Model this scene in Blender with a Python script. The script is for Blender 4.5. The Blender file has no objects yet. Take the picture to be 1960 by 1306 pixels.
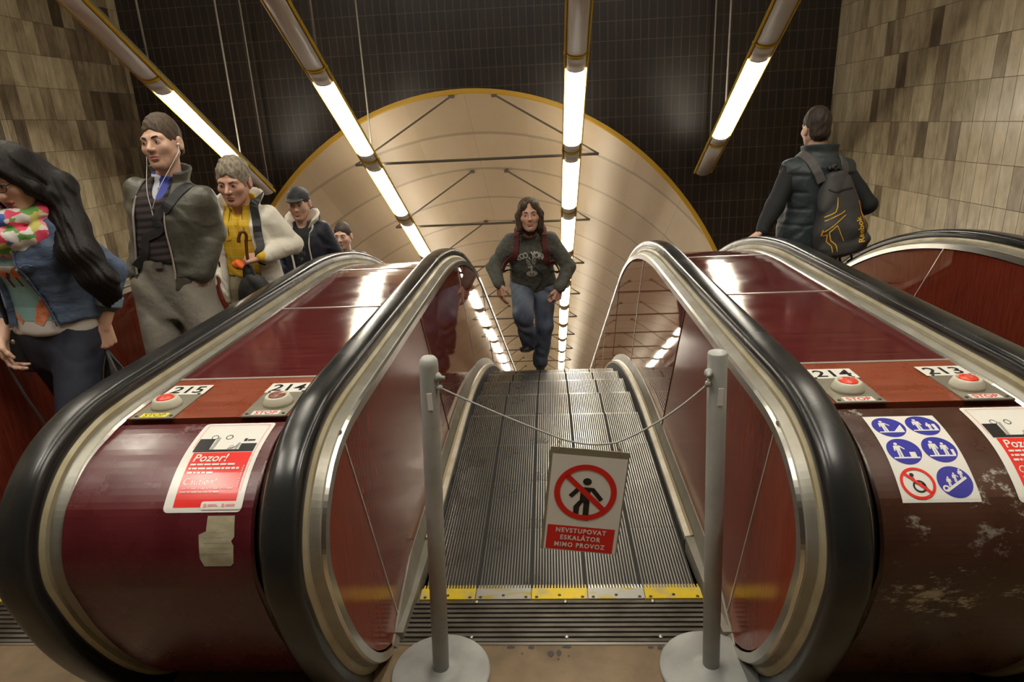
import bpy, bmesh, math, random
import numpy as np
from mathutils import Vector, Matrix

R = math.radians
random.seed(4)
SC = bpy.context.scene
COL = SC.collection

# ------------------------------------------------------------------ camera
def camera():
    yaw, pitch, roll = R(-3.7), R(18.33), R(2.85)
    fw = Vector((math.sin(yaw)*math.cos(pitch), math.cos(yaw)*math.cos(pitch), -math.sin(pitch)))
    r = Vector((math.cos(yaw), -math.sin(yaw), 0))
    u = r.cross(fw)
    c, s = math.cos(roll), math.sin(roll)
    r2 = r*c - u*s
    u2 = u*c + r*s
    m = Matrix((r2, u2, -fw)).transposed().to_4x4()
    m.translation = Vector((0, 0, 1.68))
    cd = bpy.data.cameras.new('camera')
    cd.sensor_width = 36.0
    cd.lens = 36.0*1247/1960
    cd.clip_start = 0.05
    cd.clip_end = 200
    o = bpy.data.objects.new('camera', cd)
    COL.objects.link(o)
    o.matrix_world = m
    SC.camera = o
camera()

# ------------------------------------------------------------------ world, exposure
w = bpy.data.worlds.new('world')
SC.world = w
w.use_nodes = True
w.node_tree.nodes['Background'].inputs[0].default_value = (1.0, 0.93, 0.82, 1)
w.node_tree.nodes['Background'].inputs[1].default_value = 0.006
SC.view_settings.view_transform = 'Standard'
SC.view_settings.look = 'None'
SC.view_settings.gamma = 1.0
SC.view_settings.exposure = 0.9
LAMP_STRENGTH = 13.0
UP_STRENGTH = 6.0
HALL_STRENGTH = 40.0
SC.cycles.max_bounces = 8
SC.cycles.diffuse_bounces = 4
SC.cycles.glossy_bounces = 4
SC.cycles.sample_clamp_indirect = 6.0
SC.cycles.use_denoising = True

# ------------------------------------------------------------------ materials
MAT = {}
def newmat(name):
    m = bpy.data.materials.new(name)
    m.use_nodes = True
    MAT[name] = m
    nt = m.node_tree
    return m, nt, nt.nodes, nt.links, nt.nodes['Principled BSDF']

def texco(nt, scale=(1, 1, 1), rot=(0, 0, 0), loc=(0, 0, 0)):
    tc = nt.nodes.new('ShaderNodeTexCoord')
    mp = nt.nodes.new('ShaderNodeMapping')
    mp.inputs['Scale'].default_value = scale
    mp.inputs['Rotation'].default_value = rot
    mp.inputs['Location'].default_value = loc
    nt.links.new(tc.outputs['Object'], mp.inputs[0])
    return mp.outputs[0]

def noise(nt, vec, scale, detail=4, rough=0.55, dist=0.0):
    n = nt.nodes.new('ShaderNodeTexNoise')
    n.inputs['Scale'].default_value = scale
    n.inputs['Detail'].default_value = detail
    n.inputs['Roughness'].default_value = rough
    n.inputs['Distortion'].default_value = dist
    nt.links.new(vec, n.inputs['Vector'])
    return n.outputs['Fac']

def ramp(nt, fac, stops):
    r = nt.nodes.new('ShaderNodeValToRGB')
    el = r.color_ramp.elements
    while len(el) < len(stops):
        el.new(0.5)
    for e, (p, c) in zip(el, stops):
        e.position = p
        e.color = (c[0], c[1], c[2], 1) if hasattr(c, '__len__') else (c, c, c, 1)
    nt.links.new(fac, r.inputs[0])
    return r.outputs[0]

def mixc(nt, fac, a, b, mode='MIX'):
    n = nt.nodes.new('ShaderNodeMix')
    n.data_type = 'RGBA'
    n.blend_type = mode
    for sock, v in ((n.inputs[0], fac), (n.inputs[6], a), (n.inputs[7], b)):
        if hasattr(v, 'is_linked') or hasattr(v, 'links'):
            nt.links.new(v, sock)
        elif isinstance(v, (int, float)):
            sock.default_value = v
        else:
            sock.default_value = (v[0], v[1], v[2], 1)
    return n.outputs[2]

def math_n(nt, op, a, b=None, c=None):
    n = nt.nodes.new('ShaderNodeMath')
    n.operation = op
    for i, v in enumerate((a, b, c)):
        if v is None:
            continue
        if isinstance(v, (int, float)):
            n.inputs[i].default_value = v
        else:
            nt.links.new(v, n.inputs[i])
    return n.outputs[0]

def bump(nt, b, height, strength=0.2, dist=0.01):
    n = nt.nodes.new('ShaderNodeBump')
    n.inputs['Strength'].default_value = strength
    n.inputs['Distance'].default_value = dist
    nt.links.new(height, n.inputs['Height'])
    nt.links.new(n.outputs[0], b.inputs['Normal'])

def mat(name, c, rough=0.5, metal=0.0, c2=None, scale=(8, 8, 8), nscale=1.0, detail=4, bmp=0.0, bdist=0.004, emit=None, rr=None, rot=(0, 0, 0), lo=0.35, hi=0.65, spec=0.5, coat=0.0):
    m, nt, nd, lk, b = newmat(name)
    b.inputs['Roughness'].default_value = rough
    b.inputs['Metallic'].default_value = metal
    b.inputs['Specular IOR Level'].default_value = spec
    b.inputs['Coat Weight'].default_value = coat
    b.inputs['Coat Roughness'].default_value = 0.08
    b.inputs['Base Color'].default_value = (*c, 1)
    if c2 is not None or bmp or rr:
        v = texco(nt, scale, rot)
        f = noise(nt, v, nscale, detail)
        if c2 is not None:
            lk.new(ramp(nt, f, [(lo, c), (hi, c2)]), b.inputs['Base Color'])
        if rr:
            lk.new(ramp(nt, f, [(lo, rr[0]), (hi, rr[1])]), b.inputs['Roughness'])
        if bmp:
            bump(nt, b, f, bmp, bdist)
    if emit:
        b.inputs['Emission Color'].default_value = (*emit[0], 1)
        b.inputs['Emission Strength'].default_value = emit[1]
    return m

def mat_wood(name, dark, light, grain=(2, 60, 60), rough=0.2, bmp=0.03, rot=(0, 0, 0), newel=False):
    m, nt, nd, lk, b = newmat(name)
    v = texco(nt, grain, rot)
    f = noise(nt, v, 1.6, 5, 0.6, 0.2)
    g = noise(nt, texco(nt, (1.3, 1.3, 1.3)), 1.0, 3)
    c = ramp(nt, f, [(0.3, dark), (0.7, light)])
    c = mixc(nt, ramp(nt, g, [(0.4, 0.0), (0.75, 0.35)]), c, dark)
    if newel:       # the sheet before the first tilted seam is a redder board
        sp = nt.nodes.new('ShaderNodeSeparateXYZ'); lk.new(texco(nt), sp.inputs[0])
        e = math_n(nt, 'SUBTRACT', math_n(nt, 'ADD', sp.outputs['Y'], 0.19), math_n(nt, 'MULTIPLY', math_n(nt, 'SUBTRACT', 0.925, sp.outputs['Z']), 0.347))
        c = mixc(nt, math_n(nt, 'LESS_THAN', e, 0.0), c, mixc(nt, f, (0.15, 0.022, 0.012), (0.26, 0.052, 0.022)))
    lk.new(c, b.inputs['Base Color'])
    b.inputs['Roughness'].default_value = rough
    rr = noise(nt, texco(nt, (5, 5, 5)), 1.5, 6)
    rough_out = ramp(nt, rr, [(0.35, rough*0.8), (0.7, rough*1.5)])
    if newel:       # the boards near the landing are worn matt, those past the second seam still lacquered
        e2 = math_n(nt, 'SUBTRACT', math_n(nt, 'ADD', sp.outputs['Y'], -0.96), math_n(nt, 'MULTIPLY', math_n(nt, 'SUBTRACT', 0.925, sp.outputs['Z']), 0.60))
        rough_out = math_n(nt, 'ADD', rough_out, math_n(nt, 'MULTIPLY', math_n(nt, 'LESS_THAN', e2, 0.0), 0.13))
        lk.new(math_n(nt, 'SUBTRACT', 0.5, math_n(nt, 'MULTIPLY', math_n(nt, 'LESS_THAN', e2, 0.0), 0.28)), b.inputs['Specular IOR Level'])
    lk.new(rough_out, b.inputs['Roughness'])
    wob = noise(nt, texco(nt, (2.2, 2.2, 2.2)), 1.0, 1)
    bump(nt, b, wob, bmp, 0.02)
    return m

def mat_worn(name, base, base2, wear, spots, rough=0.22):
    """painted front panel with scuffed patches at fixed places (centre, radii)"""
    m, nt, nd, lk, b = newmat(name)
    v = texco(nt, (1, 1, 1))
    f = noise(nt, texco(nt, (7, 7, 5)), 1.0, 5, 0.6)
    col = ramp(nt, f, [(0.35, base), (0.7, base2)])
    fine = noise(nt, texco(nt, (22, 22, 40)), 1.0, 8, 0.75)
    scr = noise(nt, texco(nt, (90, 14, 30), (0.3, 0.5, 0.2)), 1.0, 6, 0.7)
    total = ramp(nt, scr, [(0.69, 0.0), (0.76, 0.5)])
    total = math_n(nt, 'MULTIPLY', total, ramp(nt, noise(nt, texco(nt, (4, 4, 4)), 1.0, 2), [(0.5, 0.0), (0.7, 1.0)]))
    for (cx, cy, cz), (rx, ry, rz), amt in spots:
        sub = nt.nodes.new('ShaderNodeVectorMath'); sub.operation = 'SUBTRACT'
        lk.new(v, sub.inputs[0]); sub.inputs[1].default_value = (cx, cy, cz)
        dv = nt.nodes.new('ShaderNodeVectorMath'); dv.operation = 'DIVIDE'
        lk.new(sub.outputs[0], dv.inputs[0]); dv.inputs[1].default_value = (rx, ry, rz)
        ln = nt.nodes.new('ShaderNodeVectorMath'); ln.operation = 'LENGTH'
        lk.new(dv.outputs[0], ln.inputs[0])
        fall = math_n(nt, 'SUBTRACT', 1.0, ln.outputs['Value'])
        s = math_n(nt, 'ADD', math_n(nt, 'MULTIPLY', fall, 0.26), math_n(nt, 'MULTIPLY', math_n(nt, 'SUBTRACT', fine, 0.62), 1.5))
        s = math_n(nt, 'MULTIPLY', ramp(nt, s, [(0.02, 0.0), (0.16, 1.0)]), amt)
        s = math_n(nt, 'MULTIPLY', s, ramp(nt, fall, [(0.0, 0.0), (0.25, 1.0)]))
        total = math_n(nt, 'MAXIMUM', total, s)
    lk.new(mixc(nt, total, col, wear), b.inputs['Base Color'])
    rr = math_n(nt, 'ADD', ramp(nt, f, [(0.3, rough*0.8), (0.7, rough*1.6)]), math_n(nt, 'MULTIPLY', total, 0.3))
    lk.new(rr, b.inputs['Roughness'])
    bump(nt, b, noise(nt, texco(nt, (60, 60, 60)), 1.0, 3), 0.04, 0.003)
    return m

def mat_tile(name):
    """stone tile, tone per tile from the mesh attribute 'tone', veins in the tile"""
    m, nt, nd, lk, b = newmat(name)
    at = nt.nodes.new('ShaderNodeAttribute'); at.attribute_name = 'tone'
    f = noise(nt, texco(nt, (14, 14, 5), (0.35, 0.35, 0)), 1.0, 6, 0.6, 0.4)
    f2 = noise(nt, texco(nt, (60, 60, 60)), 1.0, 3)
    t = math_n(nt, 'ADD', at.outputs['Fac'], math_n(nt, 'MULTIPLY', math_n(nt, 'SUBTRACT', f, 0.5), 0.85))
    col = ramp(nt, t, [(0.0, (0.060, 0.040, 0.022)), (0.3, (0.17, 0.125, 0.072)), (0.55, (0.34, 0.27, 0.165)), (0.8, (0.48, 0.395, 0.255)), (1.0, (0.60, 0.52, 0.37))])
    lk.new(col, b.inputs['Base Color'])
    b.inputs['Roughness'].default_value = 0.33
    bump(nt, b, f2, 0.18, 0.004)
    return m

def mat_brick(name, c1, c2, mortar, bw, rh, msize, rough, axes='XZ', off=0.0):
    m, nt, nd, lk, b = newmat(name)
    tc = nt.nodes.new('ShaderNodeTexCoord')
    sp = nt.nodes.new('ShaderNodeSeparateXYZ'); lk.new(tc.outputs['Object'], sp.inputs[0])
    cb = nt.nodes.new('ShaderNodeCombineXYZ')
    lk.new(sp.outputs[axes[0]], cb.inputs[0]); lk.new(sp.outputs[axes[1]], cb.inputs[1])
    br = nt.nodes.new('ShaderNodeTexBrick')
    br.offset = off
    br.inputs['Scale'].default_value = 1.0
    br.inputs['Color1'].default_value = (*c1, 1); br.inputs['Color2'].default_value = (*c2, 1)
    br.inputs['Mortar'].default_value = (*mortar, 1)
    br.inputs['Mortar Size'].default_value = msize
    br.inputs['Brick Width'].default_value = bw
    br.inputs['Row Height'].default_value = rh
    lk.new(cb.outputs[0], br.inputs['Vector'])
    f = noise(nt, tc.outputs['Object'], 3.0, 4)
    lk.new(mixc(nt, ramp(nt, f, [(0.4, 0.0), (0.7, 0.5)]), br.outputs['Color'], c1), b.inputs['Base Color'])
    b.inputs['Roughness'].default_value = rough
    bump(nt, b, br.outputs['Fac'], -0.25, 0.004)
    return m

def mat_vault():
    """cream laminate vault; local z runs down the tunnel axis, seams in pairs round the arch"""
    m, nt, nd, lk, b = newmat('vault_cream')
    tc = nt.nodes.new('ShaderNodeTexCoord')
    sp = nt.nodes.new('ShaderNodeSeparateXYZ'); lk.new(tc.outputs['Object'], sp.inputs[0])
    s = math_n(nt, 'DIVIDE', math_n(nt, 'ADD', sp.outputs['Z'], 0.985 + 9.35), 0.935)
    fr = math_n(nt, 'FRACT', s)
    d = math_n(nt, 'ABSOLUTE', math_n(nt, 'SUBTRACT', fr, 0.5))
    l1 = math_n(nt, 'GREATER_THAN', d, 0.493)
    d2 = math_n(nt, 'ABSOLUTE', math_n(nt, 'SUBTRACT', d, 0.475))
    l2 = math_n(nt, 'LESS_THAN', d2, 0.0045)
    fl = math_n(nt, 'FLOOR', s)
    ang = math_n(nt, 'ARCTAN2', sp.outputs['X'], sp.outputs['Y'])
    an = math_n(nt, 'FRACT', math_n(nt, 'ADD', math_n(nt, 'DIVIDE', ang, 0.42), 0.5))
    la = math_n(nt, 'LESS_THAN', math_n(nt, 'ABSOLUTE', math_n(nt, 'SUBTRACT', an, 0.5)), 0.003)
    wn = nt.nodes.new('ShaderNodeTexWhiteNoise'); wn.noise_dimensions = '2D'
    cb = nt.nodes.new('ShaderNodeCombineXYZ')
    lk.new(fl, cb.inputs[0]); lk.new(math_n(nt, 'FLOOR', math_n(nt, 'ADD', math_n(nt, 'DIVIDE', ang, 0.42), 0.5)), cb.inputs[1])
    lk.new(cb.outputs[0], wn.inputs['Vector'])
    base = mixc(nt, wn.outputs['Value'], (0.54, 0.42, 0.27), (0.63, 0.50, 0.335))
    stain = noise(nt, texco(nt, (2.5, 2.5, 0.8)), 1.0, 5)
    base = mixc(nt, ramp(nt, stain, [(0.45, 0.0), (0.8, 0.5)]), base, (0.45, 0.33, 0.20))
    seam = math_n(nt, 'MULTIPLY', math_n(nt, 'MAXIMUM', math_n(nt, 'MAXIMUM', l1, l2), math_n(nt, 'MULTIPLY', la, 0.35)), 0.8)
    lk.new(mixc(nt, seam, base, (0.10, 0.075, 0.05)), b.inputs['Base Color'])
    b.inputs['Roughness'].default_value = 0.36
    wob = noise(nt, texco(nt, (3.0, 3.0, 2.2)), 1.0, 1)
    bump(nt, b, wob, 0.25, 0.03)
    return m

mat_wood('deck_wood', (0.055, 0.009, 0.010), (0.125, 0.022, 0.020), (3, 70, 70), 0.10, 0.03)
mat_wood('panel_orange', (0.17, 0.032, 0.014), (0.27, 0.062, 0.025), (4, 60, 60), 0.28, 0.02)
mat_wood('side_wood', (0.115, 0.018, 0.011), (0.21, 0.040, 0.020), (40, 40, 4), 0.028, 0.005, (0.5, 0, 0), True)
mat_worn('maroon_front', (0.072, 0.008, 0.012), (0.105, 0.014, 0.018), (0.33, 0.24, 0.25), [((-0.20, -0.33, 0.86), (0.12, 0.15, 0.08), 0.12), ((-0.03, -0.33, 0.86), (0.06, 0.12, 0.06), 0.35), ((0.0, -0.15, 0.92), (0.10, 0.06, 0.1), 0.35)])
mat_worn('brown_front', (0.046, 0.016, 0.010), (0.070, 0.026, 0.015), (0.52, 0.50, 0.42), [((-0.12, -0.44, 0.585), (0.20, 0.3, 0.125), 1.0), ((0.03, -0.38, 0.83), (0.14, 0.16, 0.07), 0.8), ((0.14, -0.44, 0.60), (0.14, 0.3, 0.05), 0.9), ((-0.19, -0.13, 0.91), (0.07, 0.1, 0.06), 0.6), ((0.03, -0.42, 0.74), (0.14, 0.2, 0.06), 0.35), ((-0.14, -0.42, 0.76), (0.07, 0.2, 0.05), 0.4)], 0.25)
mat('rubber_black', (0.012, 0.012, 0.0125), 0.24, 0, (0.018, 0.0175, 0.017), (3, 3, 3), 1.0, 2, 0.0, 0.003, None, (0.20, 0.30), spec=0.42)
mat('alu_cream', (0.46, 0.42, 0.32), 0.48, 0.45, (0.36, 0.31, 0.19), (3, 5, 5), 1.2, 5, 0.05, 0.003, None, (0.4, 0.58))
mat('alu_grey', (0.36, 0.345, 0.30), 0.45, 0.6, (0.27, 0.25, 0.20), (3, 5, 5), 1.4, 5, 0.05, 0.003)
mat('chrome_rim', (0.72, 0.70, 0.66), 0.26, 1.0, (0.6, 0.58, 0.52), (5, 5, 5), 1.2)
mat('seam_metal', (0.70, 0.66, 0.60), 0.3, 0.7)
mat('seam_dark', (0.09, 0.06, 0.05), 0.4, 0.3)
mat('step_metal', (0.47, 0.45, 0.41), 0.3, 0.85, (0.40, 0.38, 0.34), (3, 3, 3), 1.0, 3, rr=(0.24, 0.38))
mat('step_gap', (0.02, 0.018, 0.015), 0.7)
mat('cream_strip', (0.66, 0.60, 0.48), 0.5, 0, (0.50, 0.43, 0.31), (6, 6, 6), 1.5)
mat('brass_strip', (0.34, 0.27, 0.16), 0.35, 0.6)
mat('brush_black', (0.02, 0.02, 0.019), 0.6, 0, (0.05, 0.048, 0.04), (20, 20, 20))
mat('comb_yellow', (0.72, 0.52, 0.02), 0.4, 0, (0.52, 0.42, 0.16), (14, 14, 14), 1.0, 6, lo=0.48, hi=0.62)
mat('comb_silver', (0.60, 0.58, 0.52), 0.35, 0.6, (0.60, 0.50, 0.10), (9, 30, 9), 1.0, 5, lo=0.5, hi=0.64)
mat('plate_metal', (0.22, 0.20, 0.165), 0.42, 0.7, (0.12, 0.10, 0.08), (5, 9, 5), 1.3, 6)
mat('steel', (0.55, 0.54, 0.50), 0.3, 0.9)
mat('screw_dark', (0.08, 0.07, 0.06), 0.5, 0.5)
mat('floor_stone', (0.235, 0.165, 0.092), 0.55, 0, (0.165, 0.112, 0.06), (9, 9, 9), 1.0, 7, 0.08)
mat('stain_dark', (0.06, 0.05, 0.045), 0.6)
mat('pit_dark', (0.012, 0.010, 0.009), 0.7)
mat('post_grey', (0.39, 0.395, 0.375), 0.42, 0, (0.32, 0.325, 0.31), (8, 8, 8), 1.5, 5, 0.05)
mat('rope_grey', (0.34, 0.34, 0.32), 0.7)
mat('sign_frame', (0.30, 0.28, 0.215), 0.45, 0.2)
mat('sign_white', (0.84, 0.83, 0.80), 0.45)
mat('sign_red', (0.74, 0.015, 0.012), 0.4)
mat('sign_black', (0.012, 0.011, 0.010), 0.5)
mat('sticker_white', (0.74, 0.72, 0.67), 0.2)
mat('sticker_red', (0.74, 0.035, 0.028), 0.2)
mat('sticker_pale_red', (0.70, 0.30, 0.27), 0.2)
mat('sticker_black', (0.022, 0.021, 0.022), 0.22)
mat('sticker_grey', (0.35, 0.34, 0.31), 0.25)
mat('sticker_blue', (0.045, 0.045, 0.33), 0.2)
mat('sticker_yellow', (0.80, 0.70, 0.06), 0.3)
mat('sticker_olive', (0.16, 0.15, 0.02), 0.3)
mat('number_white', (0.70, 0.68, 0.62), 0.35)
mat('torn_paper', (0.42, 0.38, 0.26), 0.7, 0, (0.27, 0.235, 0.15), (16, 16, 26), 1.0, 7, 0.2)
mat('control_plate', (0.36, 0.33, 0.265), 0.35, 0.6, (0.29, 0.265, 0.205), (9, 9, 9))
mat('button_housing', (0.56, 0.53, 0.44), 0.35, 0, (0.49, 0.46, 0.36), (14, 14, 14))
mat('button_red', (0.72, 0.055, 0.028), 0.28)
mat('button_brown', (0.20, 0.075, 0.055), 0.28)
mat('lamp_yellow', (0.66, 0.43, 0.020), 0.4)
mat('lamp_metal', (0.34, 0.31, 0.25), 0.45, 0.3)
mat('lamp_lens', (0.62, 0.59, 0.53), 0.3)
mat('lamp_lit', (0.8, 0.8, 0.75), 0.3, emit=((1.0, 0.94, 0.80), LAMP_STRENGTH))
mat('uplight_fill', (0.8, 0.8, 0.75), 0.3, emit=((1.0, 0.91, 0.74), UP_STRENGTH))  # glow of the strip added above the lamps to light the vault
mat('lamp_hall', (0.8, 0.8, 0.75), 0.3, emit=((1.0, 0.95, 0.84), HALL_STRENGTH))
mat('rod_grey', (0.26, 0.235, 0.19), 0.5)
mat('bracket_grey', (0.16, 0.135, 0.105), 0.5, 0.3)
mat('ceiling_paint', (0.10, 0.085, 0.07), 0.8)
mat('portal_yellow', (0.62, 0.36, 0.03), 0.45)
mat('grout', (0.10, 0.08, 0.055), 0.8)
mat_tile('stone_tile')
mat_brick('dark_tile', (0.013, 0.008, 0.0055), (0.026, 0.016, 0.010), (0.085, 0.06, 0.04), 0.085, 0.19, 0.004, 0.35)
mat_vault()
# ------------------------------------------------------------------ mesh helpers
class MB:
    def __init__(s):
        s.v = []; s.f = []; s.m = []; s.sm = []
    def add(s, verts, faces, mi=0, smooth=False):
        o = len(s.v)
        s.v.extend([tuple(p) for p in verts])
        for f in faces:
            s.f.append([o+i for i in f]); s.m.append(mi); s.sm.append(smooth)
        return s
    def box(s, c, size, mi=0, rot=None):
        hx, hy, hz = size[0]/2, size[1]/2, size[2]/2
        vs = [Vector((x*hx, y*hy, z*hz)) for x in (-1, 1) for y in (-1, 1) for z in (-1, 1)]
        if rot is not None:
            vs = [rot @ v for v in vs]
        c = Vector(c)
        return s.add([v+c for v in vs], [(0, 1, 3, 2), (4, 6, 7, 5), (0, 4, 5, 1), (2, 3, 7, 6), (0, 2, 6, 4), (1, 5, 7, 3)], mi)
    def tube(s, path, r, n=10, mi=0, caps=True, smooth=True):
        """round tube along a path; r a number or a list"""
        P = [Vector(p) for p in path]
        rs = r if hasattr(r, '__len__') else [r]*len(P)
        t0 = (P[1]-P[0]).normalized()
        a = Vector((0, 0, 1)) if abs(t0.z) < 0.9 else Vector((1, 0, 0))
        u = t0.cross(a).normalized()
        vs = []
        for i, p in enumerate(P):
            t = (P[min(i+1, len(P)-1)]-P[max(i-1, 0)]).normalized()
            u = (u - t*u.dot(t)).normalized()
            w_ = t.cross(u)
            for k in range(n):
                an = 2*math.pi*k/n
                vs.append(p + (u*math.cos(an)+w_*math.sin(an))*rs[i])
        fs = []
        for i in range(len(P)-1):
            for k in range(n):
                k2 = (k+1) % n
                fs.append((i*n+k, i*n+k2, (i+1)*n+k2, (i+1)*n+k))
        s.add(vs, fs, mi, smooth)
        if caps:
            s.add(vs[:n], [tuple(range(n))[::-1]], mi)
            s.add(vs[-n:], [tuple(range(n))], mi)
        return s
    def lathe(s, prof, c=(0, 0, 0), n=24, mi=0, axis=None, smooth=True):
        """profile [(r, z)] turned about z (or about axis)"""
        rot = Vector((0, 0, 1)).rotation_difference(Vector(axis)).to_matrix() if axis is not None else Matrix.Identity(3)
        c = Vector(c)
        vs = []
        for (r, z) in prof:
            for k in range(n):
                a = 2*math.pi*k/n
                vs.append(c + rot @ Vector((r*math.cos(a), r*math.sin(a), z)))
        fs = []
        for i in range(len(prof)-1):
            for k in range(n):
                k2 = (k+1) % n
                fs.append((i*n+k, i*n+k2, (i+1)*n+k2, (i+1)*n+k))
        s.add(vs, fs, mi, smooth)
        for i, rev in ((0, True), (len(prof)-1, False)):
            if prof[i][0] > 1e-5:
                ring = tuple(range(n))
                s.add(vs[i*n:(i+1)*n], [ring[::-1] if rev else ring], mi)
        return s
    def rings(s, rings, mi=0, closed=True, caps=True, smooth=False):
        n = len(rings[0])
        vs = [p for r in rings for p in r]
        fs = []
        for i in range(len(rings)-1):
            for k in range(n if closed else n-1):
                k2 = (k+1) % n
                fs.append((i*n+k, i*n+k2, (i+1)*n+k2, (i+1)*n+k))
        s.add(vs, fs, mi, smooth)
        if caps and closed:
            s.add(rings[0], [tuple(range(n))[::-1]], mi)
            s.add(rings[-1], [tuple(range(n))], mi)
        return s
    def build(s, name, mats, parent=None, origin=None, bevel=0.0, auto=False):
        me = bpy.data.meshes.new(name)
        o = bpy.data.objects.new(name, me)
        off = Vector((0, 0, 0))
        if origin is not None:
            off = Vector(origin)
        elif parent is not None:
            off = world_of(parent)
        me.from_pydata([Vector(v)-off for v in s.v], [], s.f)
        if isinstance(mats, str):
            mats = [mats]
        for m in mats:
            me.materials.append(MAT[m])
        me.polygons.foreach_set('material_index', s.m)
        me.polygons.foreach_set('use_smooth', s.sm)
        bm = bmesh.new(); bm.from_mesh(me)
        bmesh.ops.remove_doubles(bm, verts=bm.verts, dist=1e-5)
        bmesh.ops.recalc_face_normals(bm, faces=bm.faces)
        bm.to_mesh(me); bm.free()
        COL.objects.link(o)
        if parent is not None:
            o.parent = parent
            o.location = off - world_of(parent)
        else:
            o.location = off
        if bevel:
            b = o.modifiers.new('bevel', 'BEVEL'); b.width = bevel; b.segments = 2; b.limit_method = 'ANGLE'
        return o

def world_of(o):
    p = Vector((0, 0, 0))
    while o is not None:
        p += o.location
        o = o.parent
    return p

def thing(name, label, cat, loc=(0, 0, 0), group=None):
    o = bpy.data.objects.new(name, None)
    o.empty_display_size = 0.1
    COL.objects.link(o)
    o.location = loc
    return tag(o, label, cat, group)

def tag(o, label=None, cat=None, group=None, kind=None):
    if label: o['label'] = label
    if cat: o['category'] = cat
    if group: o['group'] = group
    if kind: o['kind'] = kind
    return o

def copy_tree(o, parent=None, delta=None):
    c = o.copy(); COL.objects.link(c)
    c.parent = parent
    if delta is not None:
        c.location = o.location + Vector(delta)
    for ch in [q for q in bpy.data.objects if q.parent == o]:
        copy_tree(ch, c)
    return c

# ---- flat artwork: polygons in a 2D sheet, mapped on any surface
def text2d(s, size, x=0.0, y=0.0, align='LEFT', shear=0.0, bold=0.0, sx=1.0, spacing=1.0):
    cu = bpy.data.curves.new('lettering', 'FONT')
    cu.body = s; cu.size = size; cu.align_x = align; cu.shear = shear; cu.offset = bold
    cu.space_character = spacing
    cu.resolution_u = 3
    ob = bpy.data.objects.new('lettering', cu)
    COL.objects.link(ob)
    bpy.context.view_layer.update()
    dg = bpy.context.evaluated_depsgraph_get()
    me = bpy.data.meshes.new_from_object(ob.evaluated_get(dg))
    vs = [(v.co.x*sx+x, v.co.y+y) for v in me.vertices]
    fs = [tuple(p.vertices) for p in me.polygons]
    bpy.data.objects.remove(ob); bpy.data.curves.remove(cu); bpy.data.meshes.remove(me)
    return vs, fs

def circle2d(cx, cy, r, n=32, ry=None):
    ry = r if ry is None else ry
    return [(cx+r*math.cos(2*math.pi*k/n), cy+ry*math.sin(2*math.pi*k/n)) for k in range(n)], [tuple(range(n))]

def ring2d(cx, cy, r0, r1, n=40):
    vs = []
    for k in range(n):
        a = 2*math.pi*k/n
        vs += [(cx+r0*math.cos(a), cy+r0*math.sin(a)), (cx+r1*math.cos(a), cy+r1*math.sin(a))]
    return vs, [(2*k, 2*((k+1) % n), 2*((k+1) % n)+1, 2*k+1) for k in range(n)]

def rect2d(x0, y0, x1, y1, r=0.0):
    if r <= 0:
        return [(x0, y0), (x1, y0), (x1, y1), (x0, y1)], [(0, 1, 2, 3)]
    vs = []
    for cx, cy, a0 in ((x1-r, y0+r, -90), (x1-r, y1-r, 0), (x0+r, y1-r, 90), (x0+r, y0+r, 180)):
        for k in range(5):
            a = R(a0+22.5*k)
            vs.append((cx+r*math.cos(a), cy+r*math.sin(a)))
    return vs, [tuple(range(len(vs)))]

def line2d(pts, w):
    vs, fs = [], []
    for (x0, y0), (x1, y1) in zip(pts, pts[1:]):
        d = math.hypot(x1-x0, y1-y0) or 1e-9
        nx, ny = -(y1-y0)/d*w/2, (x1-x0)/d*w/2
        o = len(vs)
        vs += [(x0+nx, y0+ny), (x0-nx, y0-ny), (x1-nx, y1-ny), (x1+nx, y1+ny)]
        fs.append((o, o+1, o+2, o+3))
    return vs, fs

def poly2d(pts):
    return list(pts), [tuple(range(len(pts)))]

def person2d(cx, cy, h, pose=0):
    """little standing pictogram figure, h tall, feet at (cx, cy)"""
    out = [circle2d(cx, cy+h*0.9, h*0.095, 14)]
    out.append(poly2d([(cx-.16*h, cy+.78*h), (cx+.16*h, cy+.78*h), (cx+.10*h, cy+.40*h), (cx-.10*h, cy+.40*h)]))
    out.append(line2d([(cx-.06*h, cy+.45*h), (cx-.07*h, cy)], .10*h))
    out.append(line2d([(cx+.06*h, cy+.45*h), (cx+.07*h, cy)], .10*h))
    if pose == 0:
        out.append(line2d([(cx-.15*h, cy+.76*h), (cx-.2*h, cy+.42*h)], .075*h))
        out.append(line2d([(cx+.15*h, cy+.76*h), (cx+.2*h, cy+.42*h)], .075*h))
    else:
        out.append(line2d([(cx-.15*h, cy+.76*h), (cx-.2*h, cy+.42*h)], .075*h))
        out.append(line2d([(cx+.14*h, cy+.74*h), (cx+.34*h, cy+.52*h)], .075*h))
    return out

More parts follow.
